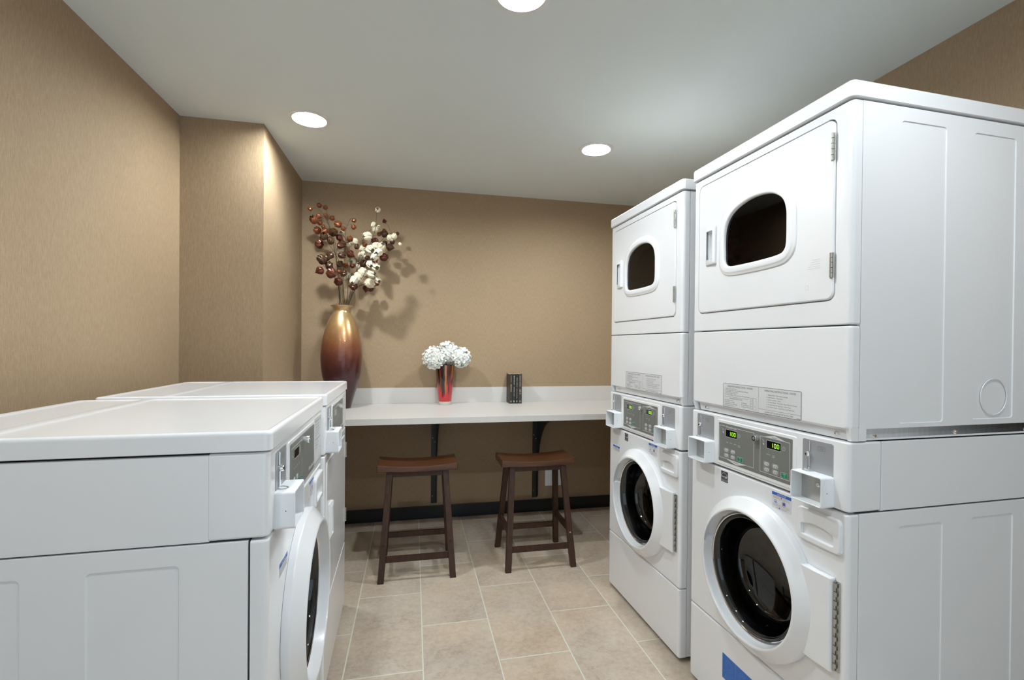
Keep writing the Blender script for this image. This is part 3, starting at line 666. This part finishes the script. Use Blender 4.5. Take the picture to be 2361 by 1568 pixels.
def stacked_unit(s0, label):
    t = thing('stacked_washer_dryer', label, 'washer dryer', mtx=machine_frame(1.0948, 1.0263, .0294, s0, 'R'), group='stacked washer and dryer units on the right')
    shell(t, .022, 1.05); feet(t)
    washer_front(t, .303, .018, .870)
    side_panels(t, 'side_panel', .020, .870, .035, MD, [(.166, .323, .06, .828), (.426, .589, .06, .832)])
    side_panels(t, 'upper_side_panel', .872, 1.056, .105, MD, [])
    control_stack(t, .8726, 1.0565)
    # dryer
    shell(t, 1.064, 1.936, 'dryer_cabinet')
    bm = B(); z0, z1 = 1.089, 1.3585
    plate(bm, .001, MW - .001, z0, z1, 0, .030, .013, .004, .008, n=3)
    # tapered toe below, set back between the two corners
    loops(bm, [[(.006, .004, z0 + .002), (MW - .006, .004, z0 + .002)], [(.022, .020, z0 - .006), (MW - .022, .020, z0 - .006)], [(.026, .023, 1.058), (MW - .026, .023, 1.058)]], closed=False)
    for a, b in ((.001, .016), (MW - .016, MW - .001)):
        vs0 = [(a, .004, z0 + .004), (b, .004, z0 + .004), (b, .03, z0 + .004), (a, .03, z0 + .004)]
        vs1 = [(a + (.004 if a < .1 else 0), .012, 1.0585), (b - (0 if a < .1 else .004), .012, 1.0585), (b, .03, 1.0585), (a, .03, 1.0585)]
        loops(bm, [vs0, vs1], cap0=True, cap1=True)
    lp = finish(bm, 'dryer_lower_panel', enamel, t)
    for uu in (.071, .631):
        bm = B(); lathe_v(bm, uu, 1.0725, [(.0005, .012), (.004, .0125), (.006, .016), (.006, .024)], 14); finish(bm, 'screw', chrome, lp)
    bm = B(); plate(bm, .001, MW - .001, 1.3605, 1.9400, 0, .030, .013, .004, .006, holes=[rrect(.0355, .6355, 1.426, 1.9145, .024, 6)], hd=.018, n=3); finish(bm, 'dryer_front_panel', enamel, t)
    bm = B(); fill(bm, rrect(.030, .641, 1.42, 1.92, .02, 6), [rrect(.06, .61, 1.45, 1.89, .02, 6)], .016); finish(bm, 'door_gap', whitebox, t)
    dryer_door(t, 1.4295, 1.9110)
    instruction_label(t, .189, .531, 1.090, 1.1737, -.0012)
    side_panels(t, 'dryer_side_panel', 1.088, 1.940, .031, MD, [(.160, .318, 1.101, 1.902), (.420, .580, 1.105, 1.900)], hole=(.5055, 1.167, .0525))
    for s in (0, 1):
        xa, xb = (MW - .018, MW - .008) if s else (.008, .018)
        bm = B(); box(bm, xa, xb, .05, MD, 1.0585, 1.090, .001); o = finish(bm, 'base_rail', enamel, t)
        for yy in (.087, .370, .640):
            bm = B(); xs = xb if s else xa; k = 1 if s else -1
            loops(bm, [[(xs + k * d_, yy + r_ * math.cos(2 * PI * i / 12), 1.071 + r_ * math.sin(2 * PI * i / 12)) for i in range(12)] for r_, d_ in ((.006, 0), (.006, .003), (.004, .006), (.0005, .0065))]); finish(bm, 'screw', chrome, o)
        bm = B(); box(bm, *((MW - .011, MW - .001) if s else (.001, .011)), .031, .056, 1.0585, 1.092, .001); finish(bm, 'corner_tab', enamel, t)
    lid(t, 1.9435, 1.9885, .006)
    return t
def label_bits(t, estar=True, nearer=True):
    energy_mark(t, .68 - .4978, .8225)
    notice(t, .68 - .2565, .8580)

A = stacked_unit(-.004, 'nearer stacked white washer and dryer unit, its door glass largest in the photo')
label_bits(A)
# blue pictogram sticker on the lower panel of the nearer unit
bm = B(); u0, z0 = .2015, .1313; wd, ht = .205, .0870; v = -.0007
plate(bm, u0, u0 + wd, z0, z0 + ht, v, 0, .0002, cr=.001, seg=1, mi=0); q = v - .0002
frame(bm, u0, u0 + wd, z0, z0 + ht, q, .0012, .001, mi=1); quad(bm, u0 + .068, u0 + .0692, z0, z0 + ht, q, 1); quad(bm, u0 + .136, u0 + .1372, z0, z0 + ht, q, 1)
for k in range(3):
    cx = u0 + .034 + k * .068
    for r in (.019, .012): loops(bm, [[(x, q, z) for x, z in circ(cx, z0 + .056, r, 28)], [(x, q, z) for x, z in circ(cx, z0 + .056, r - .0009, 28)]], mi=1)
    quad(bm, cx - .034, cx + .034, z0 + .030, z0 + .0309, q, 1)
    for j in range(4):
        quad(bm, cx - .026 + j * .003, cx + .022 - j * .004, z0 + .006 + j * .0055, z0 + .0069 + j * .0055, q, 1)
finish(bm, 'picture_sticker', [blue, bluelt], A, angle=0)
# faint lettering on the dryer door of the nearer unit
bm = B()
for i in range(5): quad(bm, .548 + .004 * i, .592, 1.520 + i * .006, 1.5208 + i * .006, -.0041)
finish(bm, 'faint_print', greyb, A, angle=0)
bm = B(); frame(bm, .543, .553, 1.462, 1.476, -.0041, .0008, .001); finish(bm, 'faint_mark', greyb, A, angle=0)

Bu = stacked_unit(.7505, 'farther stacked white washer and dryer unit beside the counter')
label_bits(Bu)
notice(Bu, 1.4335 - 1.386, .776, big=False, wd=.079, ht=.028)

def control_low(parent, z0, z1, lit):
    """control band of a low machine; z0..z1 band"""
    bm = B(); plate(bm, .001, MW - .001, z0 + .0015, z1, -.001, .110, .013, .004, .006, n=3)
    plate(bm, .170, .521, z0 + .0185, z0 + .165, -.0035, 0, .003, cr=.006); finish(bm, 'control_fascia', enamel, parent)
    v = -.0045; bm = B(); plate(bm, .1815, .5105, z0 + .020, z0 + .1555, v, 0, .0006, cr=.003, seg=1); cp = finish(bm, 'control_panel', grey, parent); v -= .0003
    bm = B(); frame(bm, .188, .324, z0 + .026, z0 + .1435, v, .0014, .003)
    text(bm, 'Huebsch', .4185, z0 + .0325, .0170, v - .0002, width=.086); [text(bm, 'Huebsch', .4185 + .0005 * k, z0 + .0325 + .0003 * (k % 2), .0170, v - .0002 - .0001 * k, width=.086) for k in (1, 2, 3)]
    clock(bm, .298, z0 + .120, v); coin_icon(bm, .205, z0 + .130, v)
    for i, s in enumerate(('WASH', 'RINSE', 'SPIN', 'DOOR')):
        text(bm, 'I', .224 + i * .020, z0 + .096, .0045, v, align='C'); text(bm, s, .224 + i * .020, z0 + .087, .0045, v, width=.010, align='C')
    finish(bm, 'printed_lines', lightln, cp, angle=0)
    display(cp, .2245, .282, z0 + .112, z0 + .1345, v - .0001, on=False)
    buttons(cp, (.212, .245), (z0 + .053, z0 + .035), (.281, z0 + .035), v)
    bm = B(); lathe_v(bm, .335, z0 + .1400, [(.001, -.017), (.004, -.017), (.0045, -.022), (.0085, -.022), (.0095, -.020), (.0095, -.004)], 28); finish(bm, 'key_lock', chrome, cp)
    coin_set(parent, .0435, z0 + .082, .050, .147, z0 + .081, z0 + .167)
    bm = B(); u0, u1, a, b = .5395, .657, z0 + .022, z0 + .164; plate(bm, u0, u1, a, b, -.0016, 0, .0002, cr=.003, seg=1, mi=0); q = -.0019
    frame(bm, u0, u1, a, b, q, .001, .003, mi=1)
    text(bm, 'OPERATING INSTRUCTIONS', (u0 + u1) / 2, b - .012, .0080, q, width=.100, align='C', mi=1)
    ll = ('1. Select Cycle Selection.', '2. Load Supply Dispenser.', '3. Load Clothes - Close Door.', '4. Insert Coin(s) / Card.', '5. To Start - Push Start.')
    for i, s in enumerate(ll): text(bm, s, u0 + .006, b - .022 - i * .0085, .0062, q, width=.0030 * len(s), mi=1)
    text(bm, 'DISPENSER INSTRUCTIONS', (u0 + u1) / 2, b - .070, .0075, q, width=.092, align='C', mi=1)
    for i, s in enumerate(('1. Open Dispenser Door.', '2. Load Supplies.', '3. Close Door.')): text(bm, s, u0 + .006, b - .080 - i * .0085, .0062, q, width=.0028 * len(s), mi=1)
    frame(bm, u1 - .034, u1 - .008, a + .006, a + .040, q, .0008, .001, mi=1)
    finish(bm, 'instruction_label', [labelw, ink], parent, angle=0)
def low_unit(name, label, cat, s0, dryer):
    t = thing(name, label, cat, mtx=machine_frame(-.290, 1.079, .0245, s0, 'L'))
    zc0, zc1 = .8952, 1.0735
    shell(t, .030, 1.07); feet(t)
    side_panels(t, 'side_panel', .024, .8935, .037, MD, [(.162, .320, .06, .854), (.4235, .585, .06, .853)])
    side_panels(t, 'upper_side_panel', .8945, 1.0725, .109, MD, [])
    control_low(t, zc0, zc1, dryer)
    lid(t, 1.0755, 1.118, .004, ridge=True)
    if not dryer:
        washer_front(t, .3225, .022, .8935)
        notice(t, .4565, .8845); notice(t, .095, .797, big=False, wd=.080, ht=.030)
    else:
        bm = B(); plate(bm, .001, MW - .001, .024, .321, 0, .034, .013, .005, .006, n=3); finish(bm, 'lower_front_panel', enamel, t)
        bm = B(); plate(bm, .001, MW - .001, .324, .892, 0, .034, .013, .005, .006, holes=[rrect(.0355, .6355, .376, .8645, .024, 6)], hd=.018, n=3); finish(bm, 'front_panel', enamel, t)
        bm = B(); fill(bm, rrect(.030, .641, .37, .87, .02, 6), [rrect(.06, .61, .40, .84, .02, 6)], .016); finish(bm, 'door_gap', whitebox, t)
        dryer_door(t, .3795, .8610, window=False)
    return t
low_unit('washing_machine', 'white front-loading coin washing machine in the left foreground', 'washing machine', 0, False)
low_unit('tumble_dryer', 'white coin tumble dryer behind the left foreground washing machine', 'dryer', .7564, True)

# ------------------------------------------------------------------ counter
ZC, YF = .867, 2.9
t = thing('wall_counter', 'long off-white laminate counter along the back wall', 'counter', ((XJ + XR) / 2, YF + .38, ZC))
off = lambda o: setattr(o, 'location', tuple(-c for c in t.location)) or o
bm = B(); box(bm, XJ + .001, XR - .001, YF, YW, ZC - .0375, ZC, .0015); off(finish(bm, 'worktop', counter_m, t))
bm = B(); box(bm, XJ + .001, XR - .001, YW - .020, YW, ZC, .982, .0015); off(finish(bm, 'backsplash', counter_m, t))
def bracket(x, label):
    t = thing('shelf_bracket', label, 'bracket', (x, YW, .112), group='black iron brackets under the counter')
    hw = .0215; top = ZC - .0375 - .112
    bm = B(); box(bm, -hw, hw, -.006, -.0005, 0, top, .001); finish(bm, 'wall_plate', iron, t)
    bm = B(); box(bm, -hw, hw, -.62, -.006, top - .006, top, .001); finish(bm, 'top_arm', iron, t)
    bm = B(); pts = [(-.006, 0.004)]
    for i in range(25):
        s = i / 24; pts.append((-.026 - .56 * s ** 3.2, .02 + (top - .045) * (1 - (1 - s) ** 1.5)))
    pts += [(-.60, top - .006), (-.006, top - .006)]
    loops(bm, [[(x_, y, z) for y, z in pts] for x_ in (hw - .006, hw)], cap0=True, cap1=True); finish(bm, 'web', iron, t)
    for i, z in enumerate((.055, .275, .30, .46, .49, .62)):
        bm = B(); lathe_v(bm, -.012 if i != 1 and i != 3 else .006, z, [(.0003, -.0085), (.0025, -.0082), (.0035, -.007), (.0035, -.006)], 10); finish(bm, 'screw', steel, t)
bracket(.1595, 'black iron bracket under the counter, behind the left stool')
bracket(.941, 'black iron bracket under the counter, behind the right stool')
t = thing('wall_outlet', 'white outlet cover plate low on the back wall behind the right stool', 'outlet', (1.09, YW, .256))
bm = B(); plate(bm, -.066, .066, -.062, .062, -.006, 0, .003, cr=.004); finish(bm, 'cover_plate', plastic, t)
for k in (-1, 1):
    bm = B(); plate(bm, k * .029 - .017, k * .029 + .017, -.034, .034, -.0075, -.005, .001, cr=.012); finish(bm, 'socket_face', plastic, t)

# ------------------------------------------------------------------ stools
def bar(bm, a, b, w0, d0, w1=None, d1=None, bev=0):
    """straight bar with axis-aligned rectangular sections (w in x, d in y) from a to b, mostly vertical"""
    w1 = w1 or w0; d1 = d1 or d0
    L = lambda p, w_, d_: [(p[0] + x, p[1] + y, p[2]) for x, y in rrect(-w_ / 2, w_ / 2, -d_ / 2, d_ / 2, .003, 2)]
    loops(bm, [L(a, w0, d0), L(b, w1, d1)], cap0=True, cap1=True)
def stool(x, y, label, rz=0):
    t = thing('saddle_stool', label, 'stool', (x, y, 0), group='dark wooden saddle stools at the counter'); t.rotation_euler = (0, 0, rz)
    bm = B(); nx, ny = 24, 8; hx, hy = .2215, .1135; rows = []
    def zt(u): return .6115 + .0155 * abs(u) ** 2.2
    for i in range(nx + 1):
        u = -1 + 2 * i / nx; X = u * hx; top = zt(u); bot = .580 + (.004 * abs(u) ** 2)
        e = .0045; yy = hy
        prof = [(-yy + e, bot), (-yy, bot + e), (-yy, top - e), (-yy + e * .3, top - e * .3), (-yy + e, top), (-yy * .5, top - .003), (0, top - .004), (yy * .5, top - .003), (yy - e, top), (yy - e * .3, top - e * .3), (yy, top - e), (yy, bot + e), (yy - e, bot)]
        rows.append([(X, a, b) for a, b in prof])
    r0 = [(p[0] - .003, p[1] * .97, .5965 + (p[2] - .5965) * .82) for p in rows[0]]; r1 = [(p[0] + .003, p[1] * .97, .5965 + (p[2] - .5965) * .82) for p in rows[-1]]
    loops(bm, [r0] + rows + [r1], cap0=True, cap1=True); finish(bm, 'seat', wood_seat, t, angle=30)
    ft = {}
    for sx in (-1, 1):
        for sy in (-1, 1):
            a = (sx * .1955, sy * .180, 0); b = (sx * .156, sy * .078, .583); ft[sx, sy] = (Vector(a), Vector(b))
            bm = B(); bar(bm, a, b, .034, .030); lg = finish(bm, 'leg', wood_leg, t)
            if sy < 0:
                p = Vector(a).lerp(Vector(b), .194 / .583); bm = B(); lathe_v(bm, p.x, p.z, [(.0004, p.y - .0185), (.0045, p.y - .018), (.0055, p.y - .016), (.0055, p.y - .013)], 14); finish(bm, 'bolt_cap', steel if sx > 0 and x > .3 else wood_leg, lg)
    at = lambda k, z: ft[k][0].lerp(ft[k][1], z / .583)
    for sy in (-1, 1):
        zc = .117 if sy < 0 else .131; p, q = at((-1, sy), zc), at((1, sy), zc)
        bm = B(); box(bm, p.x + .014, q.x - .014, p.y - .009, p.y + .009, zc - .016, zc + .016, .0015); finish(bm, 'stretcher', wood_leg, t)
    for sx in (-1, 1):
        zc = .208; p, q = at((sx, -1), zc), at((sx, 1), zc)
        bm = B(); box(bm, p.x - .009, p.x + .009, p.y + .012, q.y - .012, zc - .018, zc + .018, .0015); finish(bm, 'stretcher', wood_leg, t)
    for sy in (-1, 1):
        bm = B(); box(bm, -.145, .145, sy * .080 - .008, sy * .080 + .008, .550, .582, .0015); finish(bm, 'apron', wood_leg, t)
    for sx in (-1, 1):
        bm = B(); box(bm, sx * .157 - .008, sx * .157 + .008, -.066, .066, .550, .582, .0015); finish(bm, 'apron', wood_leg, t)
stool(.0315, 2.886, 'dark wooden saddle stool on the left, in front of the counter')
stool(.737, 2.878, 'dark wooden saddle stool on the right, nearer the stacked machines')

# ------------------------------------------------------------------ things on the counter
VX, VY = -.473, 3.435
bm = B()
prof = [(.0005, 0), (.058, 0), (.062, .003), (.066, .02), (.080, .07), (.0955, .12), (.108, .165), (.121, .215), (.129, .265), (.133, .315), (.1335, .36), (.129, .42), (.120, .475), (.108, .525), (.092, .575), (.074, .615), (.058, .640), (.0505, .655), (.0520, .668), (.062, .680), (.075, .6900), (.0765, .6925), (.0735, .6925), (.060, .680), (.048, .665), (.045, .64), (.045, .50)]
lathe_z(bm, 0, 0, prof, 72); o = finish(bm, 'floor_vase', big_vase_mat(), wn=False); o.location = (VX, VY, ZC)
tag(o, 'tall glossy vase shading from gold neck to dark red base', 'vase')

SX, SY = .228, 3.535
t = thing('flower_vase', 'small tapered red glass vase with brown and amber drips', 'vase', (SX, SY, ZC))
bm = B(); lathe_z(bm, 0, 0, [(.0005, .0255), (.0455, .0255), (.0470, .028), (.071, .285), (.0705, .288), (.066, .287), (.044, .035), (.0005, .034)], 64); finish(bm, 'vase_body', drip_vase_mat(), t, wn=False)
bm = B(); lathe_z(bm, 0, 0, [(.0005, 0), (.043, 0), (.0455, .003), (.0468, .0252), (.0005, .0252)], 64); finish(bm, 'glass_foot', clearm, t, wn=False)
# hydrangeas
def hydrangea(cx, cy, cz, r, seed, label):
    rr = random.Random(seed); t = thing('hydrangea', label, 'flower', (SX, SY, ZC + .29), group='white hydrangea heads in the small vase')
    c = Vector((cx - SX, cy - SY, cz - ZC - .29)); bm = B()
    tube(bm, [(0, 0, -.20), (c.x * .3, c.y * .3, -.02), tuple(c * .8)], .003); finish(bm, 'stem', gstem, t)
    bm = B(); bmesh.ops.create_icosphere(bm, subdivisions=2, radius=r * .80, matrix=Matrix.Translation(c)); n = int(170 * (r / .075) ** 2)  # white core sphere added to keep the gaps between petals from going dark
    for i in range(n):
        z = 1 - 2 * (i + .5) / n; a = i * 2.39996 + rr.uniform(-.2, .2); s = math.sqrt(1 - z * z)
        d = Vector((s * math.cos(a), s * math.sin(a), z)); d = (d + Vector((rr.uniform(-.18, .18),) * 1 + (rr.uniform(-.18, .18), rr.uniform(-.18, .18)))).normalized()
        p = c + d * r * rr.uniform(.74, .92) * (1 if d.z > -.3 else .93)
        e1 = d.orthogonal().normalized(); e2 = d.cross(e1); a0 = rr.uniform(0, PI); pl = rr.uniform(.017, .030); up = rr.uniform(.0, .8)
        for k in range(4):
            aa = a0 + k * PI / 2 + rr.uniform(-.15, .15); g = e1 * math.cos(aa) + e2 * math.sin(aa); h = e1 * -math.sin(aa) + e2 * math.cos(aa); wv = rr.uniform(-.2, .2)
            L0 = [p - g * .001, p + g * pl * .45 + h * pl * .42 + d * pl * up * .35, p + g * pl * .95 + h * pl * .30 + d * pl * (up + wv) * .8, p + g * pl * 1.1 + d * pl * up * .85, p + g * pl * .95 - h * pl * .30 + d * pl * (up - wv) * .8, p + g * pl * .45 - h * pl * .42 + d * pl * up * .35]
            mid = bm.verts.new(p + g * pl * .6 + d * pl * up * .30); vs = [bm.verts.new(q_) for q_ in L0]
            for j in range(6): bm.faces.new((mid, vs[j], vs[(j + 1) % 6]))
    finish(bm, 'flower_head', whitem, t, angle=180, wn=False)
hydrangea(.148, 3.48, 1.206, .079, 1, 'left white hydrangea head, hanging lowest over the small vase')
hydrangea(.243, 3.54, 1.240, .080, 2, 'middle white hydrangea head, topmost above the small vase')
hydrangea(.338, 3.51, 1.212, .073, 3, 'right white hydrangea head, leaning over the vase edge toward the books')

# books
coverm = [mat('cover_brown_black', (.030, .024, .018), .5), mat('cover_blue_black', (.022, .024, .027), .45), mat('cover_black', (.014, .015, .013), .5), mat('cover_dark_grey', (.040, .034, .034), .5)]
pagem = mat('book_pages', (.62, .55, .42), .8)
gold = mat('spine_gold', (.50, .38, .24), .5); cream_t = mat('spine_cream', (.52, .49, .42), .5)
BK = [(.7055, .0225, 0, [('#', .015, .0045, .048), ('#', .076, .0085, .056)], gold, 'leftmost dark book, its brown cover side showing'),
      (.7285, .0215, 1, [('#', .012, .0070, .064), ('#', .094, .0050, .072)], cream_t, 'second dark book from the left, with pale upper lettering'),
      (.7505, .0215, 2, [('#', .026, .0055, .070), ('#', .110, .0050, .072)], gold, 'third dark book from the left, with thin lettering'),
      (.7725, .0265, 3, [('SUSAN WIGGS', .012, .013, .080)], gold, 'rightmost and widest dark book, with tan lettering')]
for x, wd, mi_, words, tm, lab in BK:
    t = thing('book', lab, 'book', (x, 3.517, ZC), group='dark paperbacks standing on the counter')
    H = .2205 if mi_ != 1 else .219; D = .128
    bm = B(); prof2 = [(0, D), (0, .003), (.001, .0008), (.003, 0), (wd - .003, 0), (wd - .001, .0008), (wd, .003), (wd, D), (wd - .0008, D), (wd - .0008, .003), (.0008, .003), (.0008, D)]
    loops(bm, [[(a, b, z) for a, b in prof2] for z in (0, H)], cap0=True, cap1=True); finish(bm, 'cover', coverm[mi_], t)
    bm = B(); box(bm, .001, wd - .001, .003, D - .003, .002, H - .0015); finish(bm, 'pages', pagem, t)
    for s, z_, sz, ln_ in words:
        bm = B()
        if s == '#':      # lettering too small to read: uneven strokes across the spine, in words
            rl = random.Random(int(z_ * 1e4) + mi_); zz_ = H - z_
            while zz_ > H - z_ - ln_:
                st = rl.uniform(.0008, .0022)
                if rl.random() > .12: quad(bm, wd / 2 - sz * rl.uniform(.35, .5), wd / 2 + sz * rl.uniform(.2, .5), zz_ - st, zz_, -.0003)
                zz_ -= st + .0010
        else: text(bm, s, wd / 2 - sz * .35, H - z_, sz, -.0003, width=ln_, rot=True)
        finish(bm, 'spine_lettering', tm, t, angle=0)
    bm = B(); quad(bm, wd / 2 - .004, wd / 2 + .003, .010, .022, -.0003); finish(bm, 'publisher_mark', tm, t, angle=0)
    if mi_ == 3:
        bm = B()
        for k, s in enumerate(('I', 'R', 'R')): text(bm, s, wd / 2 - .006, H - .112 - k * .015, .016, -.0003, width=.011, rot=True)
        finish(bm, 'title_lettering', tm, t, angle=0)

# ------------------------------------------------------------------ dried flower branches in the tall vase
def pod_mesh(kind, seed):
    """papery lantern: six ribs, pointed tip, slight twist; unit radius, base at origin, tip along +z"""
    rr = random.Random(seed); bm = B(); n = 30; op = kind == 'open'
    prof = [(.08, -.9), (.55, -.78), (.92, -.35), (1.0, .05), (.86, .5), (.52, .9), (.22, 1.2), (.03, 1.5)] if not op else [(.10, -.9), (.55, -.74), (.90, -.35), (1.0, .1), (.97, .5), (.90, .85), (.72, 1.2), (.50, 1.45)]
    ls = []
    for k, (r, z) in enumerate(prof):
        row = []
        for i in range(n):
            a = 2 * PI * i / n + .12 * k; rib = .93 + .17 * abs(math.sin(3 * (a - .12 * k))) * (1 if k > 0 else 0) + rr.uniform(-.035, .035)
            zz = z
            if op and k >= 4: zz = z + (k - 3) / 4 * (.45 * abs(math.cos(2.5 * a)) - .30) ; rib *= 1 + .10 * (k - 3) / 4 * math.cos(5 * a)
            row.append((r * rib * math.cos(a), r * rib * math.sin(a), zz + rr.uniform(-.03, .03)))
        ls.append(row)
    loops(bm, ls, cap0=True); bmesh.ops.recalc_face_normals(bm, faces=bm.faces)
    me = bpy.data.meshes.new('pod'); bm.to_mesh(me); bm.free()
    for p in me.polygons: p.use_smooth = True
    me.set_sharp_from_angle(angle=math.radians(24))
    return me
PM = {}
for nm, m in (('copper', copperm), ('brown', brownm), ('red', redm), ('cream', creamm)):
    PM[nm] = []
    for s in range(3):
        me = pod_mesh('open' if (nm == 'cream' or s == 2) else 'closed', s + len(nm)); me.materials.append(m); PM[nm].append(me)
# positions measured across the bunch (x, z) in metres, with the branch's own depth (y)
def PX(a, b): return (-.451 + (a - 640) * .000467 - (1490 - b) * .0000041, 1.554 + (1490 - b) * .000496 + (a - 640) * .000013)
def deeper(x, z, y): return Vector((x * y / 3.435, y, CAM_H + (z - CAM_H) * y / 3.435))
BR = [
 ('copper', [(560, 1490), (545, 1100), (490, 700), (440, 450), (310, 190)], -.07, 'leftmost tall copper branch, its tip nearest the jutting wall'),
 ('copper', [(590, 1490), (530, 1000), (500, 600), (400, 330), (385, 190)], .05, 'upright copper branch just right of the leftmost one'),
 ('copper', [(610, 1490), (610, 1100), (640, 700), (650, 450), (715, 290)], -.02, 'thin straight copper branch in the middle with two small round pods'),
 ('brown', [(640, 1490), (560, 900), (420, 650)], -.11, 'short dark brown branch leaning left at mid height'),
 ('brown', [(680, 1490), (800, 1100), (1000, 800), (1160, 560), (1290, 470)], .03, 'brown branch reaching farthest right'),
 ('cream', [(700, 1490), (760, 1200), (850, 750), (910, 520), (1000, 430)], .08, 'cream blossom branch curving through the middle'),
 ('cream', [(665, 1490), (790, 1000), (1000, 600), (1060, 400), (1080, 200)], -.04, 'tallest cream blossom branch, topped by a single small bud'),
 ('cream', [(715, 1490), (800, 1200), (900, 1050), (1000, 850), (1140, 680)], -.12, 'front cream blossom branch with the largest open petals'),
 ('red', [(575, 1490), (540, 1200), (450, 1050), (350, 950)], -.13, 'low red-brown branch drooping left over the vase'),
 ('red', [(690, 1490), (760, 1280), (900, 1180), (1010, 1190)], .06, 'low red-brown branch drooping right over the vase'),
 ('cream', [(650, 1490), (690, 1050), (700, 700), (600, 500)], .10, 'pale blossom branch at the back of the bunch')]
PODS = {'copper': [(290, 125, 38), (170, 175, 36), (372, 150, 40), (282, 270, 36), (375, 260, 32), (463, 295, 38), (225, 335, 58), (298, 362, 38), (345, 415, 34), (275, 475, 55), (370, 470, 45), (557, 370, 56), (617, 430, 36), (760, 312, 34), (755, 405, 38), (705, 565, 46), (910, 640, 34), (1115, 490, 38), (645, 935, 44), (565, 1010, 36)],
 'brown': [(475, 485, 60), (350, 555, 56), (445, 610, 50), (600, 640, 55), (800, 670, 42), (435, 795, 52), (395, 830, 45), (578, 790, 52), (565, 910, 50), (340, 870, 60), (610, 1050, 45), (885, 915, 48), (1195, 490, 50), (1300, 595, 36), (1190, 610, 45), (1260, 665, 60), (950, 820, 35), (420, 940, 58)],
 'red': [(290, 645, 72), (560, 550, 52), (570, 660, 45), (710, 770, 60), (300, 1000, 56), (450, 1035, 74), (735, 930, 40), (545, 1150, 60), (1055, 590, 52), (1190, 312, 32), (1375, 475, 30), (1170, 815, 58), (1050, 860, 48), (1185, 440, 30), (930, 1235, 56), (760, 1215, 58), (990, 1240, 52), (1065, 1165, 50)],
 'cream': [(1098, 158, 38), (1040, 350, 33), (1060, 420, 50), (965, 520, 56), (1110, 385, 24), (1260, 530, 44), (1325, 525, 40), (1405, 615, 24), (595, 500, 38), (695, 640, 52), (780, 600, 44), (585, 715, 42), (880, 700, 60), (980, 700, 70), (1050, 660, 58), (1145, 670, 60), (1110, 740, 58), (860, 800, 70), (1060, 790, 56), (670, 850, 42), (745, 870, 48), (810, 940, 45), (980, 900, 52), (1060, 940, 62), (880, 1020, 66), (840, 1090, 70), (770, 1110, 58), (960, 1160, 68), (990, 1040, 56), (1085, 1120, 48), (680, 1060, 48), (630, 1100, 38)]}
rb = random.Random(11)
branches = []
for kind, pts, dep, lab in BR:
    P = []
    for i, (a, b) in enumerate(pts):
        x, z = PX(a, b); f = i / (len(pts) - 1)
        P.append(deeper(x, z, VY + (-.025 if dep < 0 else .025) * min(1, abs(dep) * 10) + dep * f ** 1.2))
    o_ = Vector((P[0].x - VX, P[0].y - VY)); o_ *= min(1, .038 / max(o_.length, 1e-6)); P[0] = Vector((VX + o_.x, VY + o_.y, ZC + .672))
    P.insert(0, Vector((VX + o_.x * .8, VY + o_.y * .8, ZC + .63))); P.insert(0, Vector((VX + o_.x * .1, VY + o_.y * .1, ZC + .40)))
    S = []
    for i in range(len(P) - 1):       # smooth the stem
        p0, p1, p2, p3 = P[max(i - 1, 0)], P[i], P[i + 1], P[min(i + 2, len(P) - 1)]
        for k in range(6):
            s = k / 6; S.append(.5 * ((2 * p1) + (-p0 + p2) * s + (2 * p0 - 5 * p1 + 4 * p2 - p3) * s * s + (-p0 + 3 * p1 - 3 * p2 + p3) * s ** 3))
    S.append(P[-1])
    t = thing('dried_flower_branch', lab, 'dried flower', tuple(P[0]), group='dried flower branches in the tall vase')
    branches.append([t, kind, S, []])
for kind, lst in PODS.items():
    for (a, b, r) in lst:
        x, z = PX(a, b); best = None
        for br in branches:
            pen = 0 if br[1] == kind else (.03 if {br[1], kind} <= {'copper', 'brown', 'red'} else .09)
            for p in br[2][20:]:
                d = math.hypot(p.x - x, p.z - z) + pen + max(0, p.z - z) * .5
                if best is None or d < best[0]: best = (d, br, p)
        _, br, p = best; y = p.y + rb.uniform(-.035, .035)
        br[3].append((deeper(x, z, y), p, r * .00049, kind))
for t, kind, S, pods in branches:
    bm = B(); O = Vector(t.location); nS = len(S)
    tube(bm, [p - O for p in S], [.0024 - .0014 * i / nS for i in range(nS)], 7)
    for c, p, r, k in pods:
        mid = (c + p) / 2 + Vector((0, 0, .012)); tube(bm, [p - O, mid - O, c - O], .0008, 5)
    finish(bm, 'stem', stemm, t, wn=False)
    for c, p, r, k in pods:
        me = rb.choice(PM[k][:2] if r < .022 and k != 'cream' else PM[k]); o = bpy.data.objects.new('blossom' if k == 'cream' else 'seed_pod', me); COL.objects.link(o); o.parent = t
        o.location = c - O; d = (c - p).normalized() + Vector((rb.uniform(-.7, .7), rb.uniform(-.9, .3), rb.uniform(-.8, .5)))
        o.rotation_euler = d.to_track_quat('Z', 'X').to_euler(); s = r * rb.uniform(.82, .98); o.scale = (s, s, s * rb.uniform(.85, 1.05))
